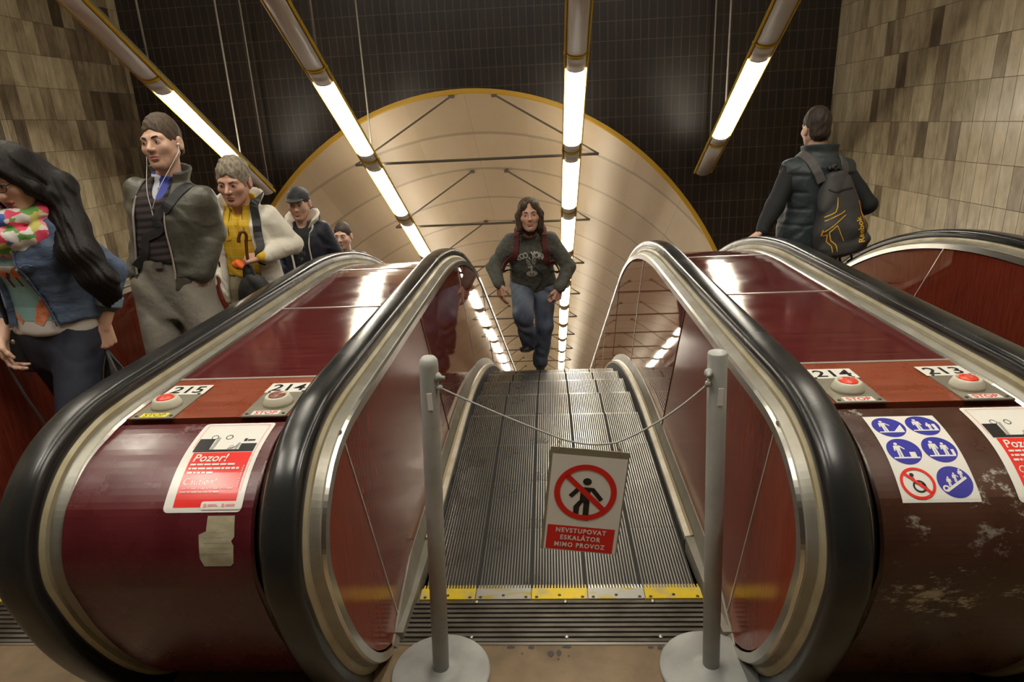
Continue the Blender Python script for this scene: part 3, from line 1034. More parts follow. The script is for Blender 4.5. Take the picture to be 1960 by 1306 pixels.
# ------------------------------------------------------------------ the three flights
def make_step_mesh(width):
    """one grooved tread with its ribbed riser; local origin at the nosing"""
    s = MB()
    hw = width/2
    s.box((0, -0.2, -0.017), (width, 0.4, 0.018), 1)
    pitch = 0.0115
    n = int(width/pitch)
    gaps = set(int(n*q) for q in (0.2, 0.4, 0.6, 0.8))
    for i in range(n):
        if i in gaps: continue
        x = -hw+pitch*(i+0.5)
        s.box((x, -0.2, -0.0035), (pitch*0.44, 0.398, 0.008), 0)
    # riser, slightly curved
    rings = []
    for k in range(6):
        t = k/5
        rings.append([(-hw, -0.001-0.05*t*t, -0.007-0.24*t), (hw, -0.001-0.05*t*t, -0.007-0.24*t)])
    s.rings(rings, 0, closed=False, caps=False)
    for i in range(0, n, 2):
        x = -hw+pitch*(i+0.5)
        s.box((x, -0.008, -0.11), (pitch*0.5, 0.012, 0.2), 0)
    return s

def flight(label, cx, width, nsteps, comb_pattern):
    t = thing('escalator', label, 'escalator', (cx, 2.0, 0.0))
    first = None
    for k in range(nsteps):
        y, z = step_point(0.4*(k+1))
        if first is None:
            first = make_step_mesh(width).build('step', ['step_metal', 'step_gap'], None, origin=(0, 0, 0))
            o = first
        else:
            o = first.copy(); COL.objects.link(o)
        o.parent = t
        o.location = Vector((cx, y, z)) - t.location
    # comb plate in five segments, teeth over the first tread
    seg = width*1.02/5
    cp = MB(); cp.box((cx, 2.02, -0.011), (width*1.06, 0.075, 0.018)); cpo = cp.build('comb_plate', 'plate_metal', t)
    for i, mt in enumerate(comb_pattern):
        xa = cx-width*0.51+seg*i
        s = MB()
        s.box((xa+seg/2, 2.022, 0.002), (seg-0.003, 0.058, 0.010))
        nt_ = int(seg/0.0115)
        for j in range(nt_):
            x = xa+0.003+0.0115*(j+0.5)
            s.add([(x-0.003, 2.05, 0.007), (x+0.003, 2.05, 0.007), (x+0.0018, 2.078, 0.001), (x-0.0018, 2.078, 0.001),
                   (x-0.003, 2.05, -0.004), (x+0.003, 2.05, -0.004), (x+0.0018, 2.078, -0.003), (x-0.0018, 2.078, -0.003)],
                  [(0, 1, 2, 3), (4, 7, 6, 5), (0, 3, 7, 4), (1, 5, 6, 2), (3, 2, 6, 7)])
        so = s.build('comb_segment', mt, cpo)
        q = MB()
        for dx in (0.02, seg/2, seg-0.02):
            q.lathe([(0.006, 0), (0.006, 0.0015), (0, 0.002)], (xa+dx, 2.012 if dx == seg/2 else 2.002, 0.007), 10)
        q.build('screws', 'screw_dark', cpo)
    lp = MB()
    lp.box((cx, 1.885, -0.012), (width*1.10, 0.212, 0.02), 1)
    for k in range(9):
        y = 1.792+0.0235*k
        lp.box((cx, y, 0.001), (width*1.09, 0.013, 0.008), 0)
    lpo = lp.build('landing_plate', ['plate_metal', 'step_gap'], t)
    e = MB(); e.box((cx, 1.777, -0.002), (width*1.10, 0.010, 0.012)); e.build('landing_edge', 'steel', t)
    q = MB()
    for x in (-0.3, 0.02, 0.33):
        for y in (1.805, 1.98):
            q.lathe([(0.008, 0), (0.008, 0.002), (0.004, 0.0035), (0, 0.0035)], (cx+x*width, y, 0.005), 12)
    q.build('screws', 'steel', lpo)
    return t
CS = 'comb_silver'; CY = 'comb_yellow'
flight('stopped middle escalator of worn grooved metal steps behind the warning sign', 0.0, 1.03, 30, [CY, CS, CY, CS, CY])
flight('escalator carrying the people up, left of the maroon fronted balustrade', -1.862, 0.83, 22, [CY, CS, CY, CS, CY])
flight('escalator the man with the backpack rides down', 1.862, 0.83, 22, [CY, CS, CY, CS, CY])

# initials scratched in the metal beside the handrails
def scratch(parent, cx, flip, txt, v0):
    pts = [(BASE[i], BN[i]) for i in range(len(nose)) if BASE[i][1] < 0.66]
    acc = [0.0]
    for a, b in zip(pts, pts[1:]):
        acc.append(acc[-1]+math.hypot(b[0][0]-a[0][0], b[0][1]-a[0][1]))
    def mp(u, v, h):
        s_ = v0+v
        i = max(0, min(len(acc)-2, next((k for k in range(len(acc)-1) if acc[k+1] >= s_), len(acc)-2)))
        t = (s_-acc[i])/(acc[i+1]-acc[i])
        (y0, z0), (n0, n1) = pts[i]
        (y1, z1), _ = pts[i+1]
        hh = 0.0165+h
        return (cx+flip*0.060+u, y0+(y1-y0)*t+n0*hh, z0+(z1-z0)*t+n1*hh)
    sheet([('seam_metal', [text2d(txt, 0.022, 0, 0, 'CENTER', sx=0.75)])], mp, 'scratched_initials', parent, base=0.0012)
scratch(bal_left, -0.655, 1, 'L H', 0.42)
scratch(bal_right, 0.655, -1, 'Z H', 0.43)
# ------------------------------------------------------------------ barrier posts, rope, sign
def post(label, base, top, domed):
    t = thing('barrier_post', label, 'barrier post', base)
    bx, by, bz = base
    m = MB()
    m.lathe([(0.0, 0), (0.158, 0), (0.160, 0.004), (0.160, 0.012), (0.155, 0.016), (0.06, 0.019), (0.034, 0.020), (0.030, 0.030), (0.0, 0.031)], base, 48)
    m.build('base_plate', 'post_grey', t)
    ax = (Vector(top)-Vector(base))
    L = ax.length
    m = MB()
    cap = [(0.026, L-0.02), (0.024, L-0.006), (0.017, L+0.002), (0.006, L+0.006), (0, L+0.006)] if domed else [(0.026, L-0.004), (0.024, L), (0.0, L)]
    m.lathe([(0.0, 0.02), (0.026, 0.02), (0.026, L*0.5)]+cap, base, 28, axis=ax)
    p = m.build('pole', 'post_grey', t)
    u = ax.normalized()
    side = 1 if domed else -1
    c = Vector(base)+u*(L-0.055)+Vector((side*0.024, -0.008 if domed else -0.014, 0))
    d = Vector((side, -0.35, 0)).normalized() if domed else Vector((-0.35, -1, 0)).normalized()
    m = MB()
    m.lathe([(0.0, 0), (0.014, 0), (0.014, 0.006), (0.009, 0.008), (0.009, 0.013), (0.0055, 0.014), (0.0055, 0.024), (0.0, 0.025)], c-d*0.003, 16, axis=d)
    m.build('bolt', 'post_grey', t)
    m = MB()
    hook = c+Vector((side*0.004, -0.006, -0.028))
    m.lathe([(0.0, 0), (0.008, 0), (0.008, 0.012), (0.0, 0.013)], hook-d*0.006, 12, axis=d)
    m.build('rope_ring', 'post_grey', t)
    mark = Vector(base)+u*(L-0.12)
    m = MB()
    m.box(mark+Vector((0.004, -0.0262, 0)), (0.014, 0.002, 0.05))
    m.build('tape_scrap', 'sign_white', t)
    return t, hook
_, hookL = post('grey steel barrier post with rounded top left of the hanging sign', (-0.390, 1.650, 0.0), (-0.336, 1.650, 1.092), True)
_, hookR = post('grey steel barrier post with flat top right of the hanging sign', (0.474, 1.664, 0.0), (0.440, 1.664, 1.080), False)

# sign board hung a little askew
SC_C = Vector((0.079, 1.640, 0.641))
SA = R(-6.8)
su = Vector((math.cos(SA), 0, math.sin(SA)))
sv = Vector((-math.sin(SA), 0.0, math.cos(SA)))
sv = (sv + Vector((0, 0.03, 0))).normalized()
sn = su.cross(sv).normalized()      # points at the viewer (-y)
if sn.y > 0: sn = -sn
def smap(u, v, h): return SC_C + su*u + sv*v + sn*h
t = thing('warning_sign', 'white and red no-entry board with crossed-out black figure hanging on the rope', 'sign', tuple(SC_C))
W2, H2 = 0.112, 0.166
m = MB()
vs = [smap(a*W2, b*H2, c) for c in (0.0, -0.004) for a, b in ((-1, -1), (1, -1), (1, 1), (-1, 1))]
m.add(vs, [(0, 1, 2, 3), (7, 6, 5, 4), (0, 4, 5, 1), (1, 5, 6, 2), (2, 6, 7, 3), (3, 7, 4, 0)])
m.build('board', 'sign_frame', t)
fig = [circle2d(0.002, 0.066, 0.0125, 24, 0.0115),
       poly2d([(-0.022, 0.048), (0.020, 0.048), (0.022, 0.040), (0.014, 0.034), (0.014, -0.002), (-0.014, -0.002), (-0.014, 0.034), (-0.024, 0.040)]),
       line2d([(-0.018, 0.044), (-0.042, 0.015)], 0.013), line2d([(0.018, 0.044), (0.048, 0.010)], 0.013),
       poly2d([(-0.002, 0.004), (-0.016, 0.004), (-0.030, -0.016), (-0.028, -0.052), (-0.013, -0.052), (-0.013, -0.018)]),
       poly2d([(-0.002, 0.002), (0.015, 0.002), (0.017, -0.060), (-0.0005, -0.060)])]
letters = [text2d('NEVSTUPOVAT', 0.0205, 0.0, -0.103, 'CENTER', bold=0.0007, sx=0.90, spacing=1.22),
           text2d('ESKAL\u00c1TOR', 0.0205, 0.0, -0.127, 'CENTER', bold=0.0007, sx=0.90, spacing=1.22),
           text2d('MIMO PROVOZ', 0.0205, 0.0, -0.151, 'CENTER', bold=0.0007, sx=0.90, spacing=1.22)]
sheet([('sign_white', [rect2d(-0.104, -0.165, 0.108, 0.146)]), ('sign_red', [rect2d(-0.098, -0.163, 0.098, -0.082)]), ('sign_black', fig),
       ('sign_red', [ring2d(0.0, 0.0305, 0.0725, 0.0895, 56), line2d([(-0.058, 0.081), (0.056, -0.019)], 0.016)]), ('sign_white', letters)],
      smap, 'sign_face', t, lift=0.0004)
hA = smap(-0.090, 0.158, 0.0)
hB = smap(0.088, 0.158, 0.0)
ropeA = hA+Vector((0.006, 0.0, 0.035)); ropeB = hB+Vector((-0.012, 0.0, 0.040))
for p, q in ((hA, ropeA), (hB, ropeB)):
    m = MB()
    m.tube([p+Vector((0, 0.004, -0.004)), p+Vector((0, -0.003, 0.002)), (p+q)/2+Vector((0.003, -0.004, 0)), q+Vector((0, 0, 0.004)), q+Vector((0, 0.005, -0.003)), (p+q)/2+Vector((-0.003, 0.005, 0)), p+Vector((0, 0.004, -0.004))], 0.0013, 6)
    m.build('wire_hook', 'steel', t)
def sag(a, b, d, n=14):
    a, b = Vector(a), Vector(b)
    return [a.lerp(b, k/n) - Vector((0, 0, d*4*(k/n)*(1-k/n))) for k in range(n+1)]
m = MB()
m.tube(sag(hookL, ropeA, 0.004)+sag(ropeA, ropeB, 0.012)[1:]+sag(ropeB, hookR, 0.018)[1:], 0.0028, 8)
o = m.build('rope', 'rope_grey', None, origin=(0.0, 1.65, 0.9))
tag(o, 'thin grey rope strung between the two barrier posts', 'rope')

# dark stains on the landing stone
for i, (x, y, rx, ry) in enumerate([(0.0, 1.755, .02, .008), (-0.13, 1.75, .014, .008), (0.05, 1.715, .014, .017), (0.085, 1.717, .011, .017), (0.03, 1.70, .005, .006), (-0.20, 1.752, .02, .007), (0.36, 1.752, .014, .006), (0.40, 1.742, .012, .01), (-0.06, 1.713, .004, .004), (0.28, 1.76, .006, .004)]):
    pass
m = MB()
rnd = random.Random(2)
for (px, py, rx, ry) in [(0.02, 1.764, .016, .007), (-0.10, 1.762, .011, .008), (-0.035, 1.735, .011, .014), (-0.008, 1.738, .009, .014), (0.025, 1.725, .004, .004), (-0.17, 1.763, .015, .007), (0.30, 1.762, .011, .006), (0.33, 1.760, .01, .009), (-0.13, 1.735, .004, .004), (-0.01, 1.712, .004, .005)]:
    ring = [(px+rx*math.cos(a)*rnd.uniform(.85, 1.1), py+ry*math.sin(a)*rnd.uniform(.85, 1.1), 0.0009) for a in np.linspace(0, 2*math.pi, 15)[:-1]]
    m.add(ring, [tuple(range(14))])
o = m.build('floor_stains', 'stain_dark')
tag(o, kind='structure')

# ------------------------------------------------------------------ light fixtures on the slope
U = 1.55
P0 = Vector((0.0, 5.508, 2.205))
def fixture(label, x, k, group, lit=True, length=1.0, rods=True, cap=False):
    """sloping linear lamp: yellow side rails, grey channel, rounded lens; hung on two rods"""
    a = P0 + AX*(U*k)
    a.x = x
    c = a + AX*(U*length/2)
    t = thing('linear_lamp', label, 'ceiling lamp', tuple(c), group)
    L = U*length - 0.012
    def loc(u, v, s): return c + Vector((1, 0, 0))*u + NU*v + AX*s
    def run(name, prof, mt, s0, s1, smooth=False):
        m = MB(); m.rings([[loc(u, v, s0) for u, v in prof], [loc(u, v, s1) for u, v in prof]], smooth=smooth); return m.build(name, mt, t)
    run('channel', [(-0.062, 0.055), (0.062, 0.055), (0.066, 0.0), (0.075, -0.02), (-0.075, -0.02), (-0.066, 0.0)], 'lamp_metal', -L/2, L/2)
    for sg in (-1, 1):
        run('side_rail', [(sg*0.066, 0.0), (sg*0.094, -0.002), (sg*0.098, -0.028), (sg*0.088, -0.032), (sg*0.078, -0.022)], 'lamp_yellow', -L/2, L/2)
    lens = [(0.078*math.cos(q), -0.02-0.042*math.sin(q)) for q in np.linspace(0, math.pi, 13)]
    if lit:
        e = 0.125*U
        run('lens_end', lens, 'lamp_lens', -L/2+0.02, -L/2+e, True)
        run('lit_tube_cover', lens, 'lamp_lit', -L/2+e, L/2-e*0.75, True)
        run('lens_end', lens, 'lamp_lens', L/2-e*0.75, L/2-0.02, True)
    else:
        run('lens', lens, 'lamp_lens', -L/2+0.012, L/2-0.012, True)
    if lit and k >= 0:
        run('added_uplight', [(-0.05, 0.055), (-0.045, 0.064), (0.045, 0.064), (0.05, 0.055)], 'uplight_fill', -L/2+0.1, L/2-0.1)  # unseen glowing strip added on top of the channel to brighten the vault
    run('end_band', [(0.1, -0.002), (0.1, -0.03)] + [(0.081*math.cos(q), -0.02-0.047*math.sin(q)) for q in np.linspace(0, math.pi, 13)] + [(-0.1, -0.03), (-0.1, -0.002)], 'lamp_yellow', -L/2-0.004, -L/2+0.012)
    if rods:
        for s_ in (L/2-0.10, ):
            p = loc(0.05, 0.05, s_)
            m = MB(); m.tube([p, Vector((p.x, p.y, ZC))], 0.008, 6); m.build('hanging_rod', 'rod_grey', t)
    return t

ROWS = {'outer left row': -3.17, 'inner left row': -1.81, 'middle row': 0.255, 'outer right row': 1.69}
G_L = 'lit sloping lamps'
for row, x in ROWS.items():
    long_row = row in ('inner left row', 'middle row')
    for k in range(-3, 15 if long_row else 1):
        lit = k != -1
        d = {-3: 'lit linear lamp high overhead', -2: 'lit linear lamp overhead behind the unlit one', -1: 'unlit linear lamp with yellow rails high up',
             0: 'long lit linear lamp hung before the dark tiled wall'}.get(k)
        if k < 0 or k == 0:
            lab = d + ', ' + row
            fixture(lab, x, k, None, lit)
        else:
            n_ = {1: 'first', 2: 'second', 3: 'third', 4: 'fourth', 5: 'fifth', 6: 'sixth', 7: 'seventh', 8: 'eighth', 9: 'ninth', 10: 'tenth', 11: 'eleventh', 12: 'twelfth', 13: 'thirteenth', 14: 'fourteenth'}[k]
            fixture(n_ + ' lit linear lamp down the tunnel, ' + row, x, k, 'lamps down the tunnel', True, rods=False)
# lamps of the hall itself, level under the ceiling over and behind the viewer
def hall_lamp(x, y, label):
    z = ZC-0.55
    t = thing('linear_lamp', label, 'ceiling lamp', (x, y, z), 'ceiling lamps over the landing')
    m = MB(); m.box((x, y, z+0.03), (0.16, 1.5, 0.07)); m.build('channel', 'lamp_metal', t)
    for sg in (-1, 1):
        m = MB(); m.box((x+sg*0.09, y, z+0.01), (0.025, 1.5, 0.04)); m.build('side_rail', 'lamp_yellow', t)
        m = MB(); m.tube([(x, y+sg*0.6, z+0.06), (x, y+sg*0.6, ZC)], 0.008, 6); m.build('hanging_rod', 'rod_grey', t)
    lens = [(0.068*math.cos(q), -0.005-0.045*math.sin(q)) for q in np.linspace(0, math.pi, 13)]
    m = MB(); m.rings([[(x+u, y-0.7, z+v) for u, v in lens], [(x+u, y+0.7, z+v) for u, v in lens]], smooth=True); m.build('lit_tube_cover', 'lamp_hall', t)
for x, y in [(x, y) for x in (-3.2, -1.8, 0.25, 1.7) for y in (0.9,)]:
    hall_lamp(x, y, 'level lit lamp high under the ceiling over the landing')
fixture('short unlit end piece of the outer left row of lamps', -3.17, 1, None, False, 0.42)
fixture('short unlit end piece of the outer right row of lamps', 1.69, 1, None, False, 0.42)

# brackets of the lamp rows: a cross bar hung by two raking rods from the top of the vault
def bracket(i):
    s_ = -1.815 + 1.815*i
    c = TA + AX*s_
    def q(x, up): return Vector((x, c.y, c.z)) + NU*up
    apex = TR*math.cos(math.asin(0.3/TR))
    barh = apex - 0.765
    ords = ['at the tunnel mouth', 'second down the vault', 'third down the vault', 'fourth down the vault', 'fifth down the vault', 'sixth down the vault', 'seventh down the vault', 'eighth down the vault', 'ninth down the vault', 'tenth down the vault', 'eleventh down the vault', 'twelfth down the vault', 'thirteenth down the vault']
    t = thing('lamp_bracket', 'grey cross bar with two raking rods carrying the lamp rows, ' + ords[i], 'lamp bracket', tuple(q(-0.76, barh)), 'lamp brackets under the vault')
    m = MB(); m.tube([q(-2.06, barh), q(0.55, barh)], 0.016, 6, smooth=False); m.build('cross_bar', 'bracket_grey', t)
    for xa, xb in ((-1.02, -2.06), (-0.55, 0.55)):
        m = MB(); m.tube([q(xa, TR*math.cos(math.asin((xa-TX)/TR))-0.01), q(xb, barh)], 0.011, 6, smooth=False); m.build('raking_rod', 'bracket_grey', t)
    for xa in (-1.02, -0.55):
        m = MB(); m.box(q(xa, TR*math.cos(math.asin((xa-TX)/TR))-0.02), (0.06, 0.06, 0.03)); m.build('mount', 'bracket_grey', t)
for i in range(13):
    bracket(i)
# ------------------------------------------------------------------ people: smooth solid modelling on a grid
mat('skin', (0.60, 0.355, 0.25), 0.48, 0, (0.66, 0.41, 0.30), (9, 9, 9), 1.0, 4, 0.04, 0.002)
mat('skin_ruddy', (0.57, 0.30, 0.21), 0.5, 0, (0.65, 0.37, 0.27), (12, 12, 12), 1.0, 4, 0.04, 0.002)
mat('lips', (0.46, 0.19, 0.15), 0.45)
mat('lips_red', (0.30, 0.05, 0.06), 0.4)
mat('stubble', (0.44, 0.26, 0.18), 0.6, 0, (0.56, 0.33, 0.23), (60, 60, 60), 1.0, 3)
mat('eye_white', (0.60, 0.56, 0.50), 0.25)
mat('eye_dark', (0.02, 0.014, 0.010), 0.2)
mat('hair_dark', (0.018, 0.011, 0.007), 0.68, 0, (0.045, 0.028, 0.018), (60, 60, 12), 1.0, 4, 0.5, 0.004)
mat('hair_black', (0.004, 0.003, 0.0027), 0.5, 0, (0.012, 0.0085, 0.007), (110, 110, 8), 1.0, 5, 0.7, 0.004, rot=(0, 0.6, 0), spec=0.22)
mat('hair_grey', (0.15, 0.12, 0.085), 0.6, 0, (0.34, 0.29, 0.22), (70, 70, 40), 1.0, 5, 0.8, 0.006)
mat('hair_brown', (0.035, 0.021, 0.011), 0.68, 0, (0.10, 0.062, 0.035), (90, 90, 10), 1.0, 5, 0.6, 0.004)
mat('olive_jacket', (0.060, 0.057, 0.044), 0.42, 0, (0.105, 0.10, 0.078), (7, 7, 7), 1.0, 4, 0.7, 0.022)
mat('jacket_dark_lining', (0.018, 0.017, 0.015), 0.6)
mat('zip_tape', (0.50, 0.42, 0.38), 0.4, 0.3)
mat('shirt_blue', (0.035, 0.055, 0.38), 0.6)
mat('shirt_pale', (0.55, 0.58, 0.66), 0.6)
mat('belt_black', (0.010, 0.010, 0.010), 0.35)
mat('buckle', (0.5, 0.48, 0.44), 0.3, 0.9)
mat('trousers_taupe', (0.16, 0.142, 0.115), 0.75, 0, (0.205, 0.185, 0.15), (8, 8, 8), 1.0, 4, 0.7, 0.022)
mat('trousers_khaki', (0.30, 0.25, 0.155), 0.75, 0, (0.36, 0.31, 0.20), (8, 8, 8), 1.0, 4, 0.7, 0.022)
mat('jacket_cream', (0.66, 0.62, 0.53), 0.6, 0, (0.74, 0.70, 0.61), (7, 7, 7), 1.0, 4, 0.7, 0.022)
mat('jacket_navy', (0.010, 0.012, 0.026), 0.55, 0, (0.02, 0.022, 0.04), (7, 7, 7), 1.0, 4, 0.7, 0.022)
mat('tee_black', (0.013, 0.014, 0.018), 0.7)
mat('print_grey', (0.16, 0.17, 0.19), 0.7)
mat('cap_cloth', (0.028, 0.030, 0.034), 0.7, 0, (0.045, 0.047, 0.052), (20, 20, 20))
mat('denim_dark', (0.012, 0.014, 0.026), 0.7, 0, (0.022, 0.026, 0.045), (16, 16, 16))
mat('denim_jacket', (0.045, 0.068, 0.125), 0.7, 0, (0.10, 0.14, 0.22), (9, 9, 16), 1.0, 4, 0.7, 0.022)
mat('denim_pale', (0.16, 0.21, 0.29), 0.7, 0, (0.22, 0.28, 0.36), (20, 20, 20))
mat('jeans_blue', (0.045, 0.06, 0.10), 0.75, 0, (0.16, 0.185, 0.24), (5, 5, 3), 1.0, 4, 0.7, 0.022)
mat('hoodie_grey', (0.070, 0.070, 0.060), 0.85, 0, (0.10, 0.10, 0.086), (30, 30, 30), 1.0, 4, 0.7, 0.022)
mat('hoodie_print', (0.55, 0.54, 0.49), 0.8)
mat('strap_maroon', (0.12, 0.022, 0.02), 0.7)
mat('pack_black', (0.014, 0.014, 0.015), 0.6, 0, (0.026, 0.026, 0.027), (12, 12, 12), 1.0, 4, 0.3, 0.006)
mat('shoe_black', (0.012, 0.012, 0.013), 0.5)
mat('shoe_sole', (0.42, 0.41, 0.38), 0.6)
mat('shoe_brown', (0.05, 0.03, 0.018), 0.5)
mat('vest_slate', (0.020, 0.029, 0.035), 0.55, 0, (0.036, 0.047, 0.054), (8, 8, 8), 1.0, 4, 0.7, 0.022)
mat('sleeve_black', (0.011, 0.012, 0.014), 0.8)
mat('bag_grey', (0.042, 0.041, 0.041), 0.62, 0, (0.060, 0.058, 0.057), (9, 9, 9), 1.0, 5, 0.25, 0.008)
mat('bag_strap', (0.085, 0.078, 0.077), 0.7)
mat('bag_yellow', (0.80, 0.47, 0.03), 0.5)
mat('bag_orange', (0.85, 0.33, 0.02), 0.5)
mat('wood_handle', (0.13, 0.042, 0.014), 0.3)
mat('orange_cloth', (0.80, 0.13, 0.012), 0.6)
mat('umbrella_cloth', (0.02, 0.019, 0.018), 0.6)
mat('white_plastic', (0.72, 0.72, 0.70), 0.35)
mat('glasses_black', (0.01, 0.01, 0.011), 0.25)
mat('leather_black', (0.010, 0.010, 0.010), 0.38, 0, (0.020, 0.019, 0.018), (25, 25, 25), 1.0, 4, 0.3, 0.004)
mat('grey_bag', (0.10, 0.10, 0.10), 0.5)
mat('tee_white', (0.62, 0.58, 0.54), 0.8)

def mat_stripes():
    m, nt, nd, lk, b = newmat('sweater_stripe')
    tc = nt.nodes.new('ShaderNodeTexCoord')
    sp = nt.nodes.new('ShaderNodeSeparateXYZ'); lk.new(tc.outputs['Object'], sp.inputs[0])
    wv = math_n(nt, 'FRACT', math_n(nt, 'DIVIDE', math_n(nt, 'ADD', sp.outputs['Z'], math_n(nt, 'MULTIPLY', sp.outputs['X'], -0.06)), 0.034))
    lk.new(mixc(nt, ramp(nt, wv, [(0.42, 0.0), (0.5, 1.0)]), (0.012, 0.010, 0.011), (0.055, 0.036, 0.036)), b.inputs['Base Color'])
    b.inputs['Roughness'].default_value = 0.85
def mat_plaid():
    m, nt, nd, lk, b = newmat('shirt_yellow')
    tc = nt.nodes.new('ShaderNodeTexCoord')
    sp = nt.nodes.new('ShaderNodeSeparateXYZ'); lk.new(tc.outputs['Object'], sp.inputs[0])
    c = (0.70, 0.43, 0.015)
    fx = math_n(nt, 'LESS_THAN', math_n(nt, 'FRACT', math_n(nt, 'DIVIDE', sp.outputs['X'], 0.045)), 0.10)
    fz = math_n(nt, 'LESS_THAN', math_n(nt, 'FRACT', math_n(nt, 'DIVIDE', sp.outputs['Z'], 0.052)), 0.10)
    f = math_n(nt, 'MULTIPLY', math_n(nt, 'MAXIMUM', fx, fz), 0.45)
    lk.new(mixc(nt, f, c, (0.78, 0.62, 0.20)), b.inputs['Base Color'])
    b.inputs['Roughness'].default_value = 0.75
    bump(nt, b, noise(nt, texco(nt, (9, 9, 9)), 1.0, 5), 0.3, 0.01)
def mat_scarf():
    m, nt, nd, lk, b = newmat('scarf_print')
    v = texco(nt, (24, 24, 30), (0.4, 0.5, 0.3))
    vo = nt.nodes.new('ShaderNodeTexVoronoi'); vo.inputs['Scale'].default_value = 1.0
    n = nt.nodes.new('ShaderNodeTexNoise'); n.inputs['Scale'].default_value = 1.3
    lk.new(v, n.inputs['Vector'])
    add = nt.nodes.new('ShaderNodeVectorMath'); add.operation = 'ADD'
    lk.new(v, add.inputs[0]); lk.new(n.outputs['Color'], add.inputs[1])
    lk.new(add.outputs[0], vo.inputs['Vector'])
    sp = nt.nodes.new('ShaderNodeSeparateColor'); lk.new(vo.outputs['Color'], sp.inputs[0])
    r = nt.nodes.new('ShaderNodeValToRGB'); r.color_ramp.interpolation = 'CONSTANT'
    pal = [(0.0, (0.70, 0.66, 0.62)), (0.22, (0.72, 0.06, 0.13)), (0.36, (0.06, 0.13, 0.42)), (0.50, (0.66, 0.62, 0.58)), (0.62, (0.13, 0.33, 0.07)), (0.72, (0.75, 0.25, 0.30)), (0.83, (0.30, 0.45, 0.62)), (0.91, (0.55, 0.50, 0.13))]
    el = r.color_ramp.elements
    while len(el) < len(pal): el.new(0.5)
    for e, (p, c) in zip(el, pal): e.position = p; e.color = (*c, 1)
    lk.new(sp.outputs[0], r.inputs[0])
    lk.new(r.outputs[0], b.inputs['Base Color'])
    b.inputs['Roughness'].default_value = 0.8
mat_stripes(); mat_plaid(); mat_scarf()

V = lambda *a: np.array(a, float)
def smin(a, b, k):
    h = np.clip(0.5+0.5*(b-a)/k, 0, 1)
    return b+(a-b)*h - k*h*(1-h)
def smax(a, b, k): return -smin(-a, -b, k)
def rcone(P, a, b, ra, rb):
    a = np.asarray(a, float); b = np.asarray(b, float)
    ab = b-a
    t = np.clip(((P-a)@ab)/max(ab@ab, 1e-12), 0, 1)
    return np.linalg.norm(P-a-t[:, None]*ab, axis=1) - (ra+(rb-ra)*t)
def ell(P, c, r, B=None):
    q = P-np.asarray(c, float)
    if B is not None: q = q@B
    r = np.asarray(r, float)
    k0 = np.linalg.norm(q/r, axis=1); k1 = np.linalg.norm(q/(r*r), axis=1)
    return k0*(k0-1)/np.maximum(k1, 1e-9)
def wrinkle(P, amp, f=22.0, seed=0, dirz=1.0):
    rs = np.random.RandomState(seed)
    ph = rs.uniform(0, 6.28, 8)
    w_ = np.sin(P[:, 0]*f*0.45+P[:, 2]*f*0.35+ph[0])+np.sin(P[:, 1]*f*0.5-P[:, 2]*f*0.3+ph[1])
    a = np.sin(P[:, 2]*f*dirz+P[:, 0]*f*0.5+1.6*w_+ph[2])
    b = np.sin(P[:, 2]*f*0.6-P[:, 0]*f*0.9+P[:, 1]*f*0.4+1.3*w_+ph[3])
    return amp*(a*0.45+b*0.3+(0.9-2.2*np.abs(np.sin(P[:, 2]*f*0.42*dirz+P[:, 0]*f*0.3+1.1*w_+ph[4])))*0.55)

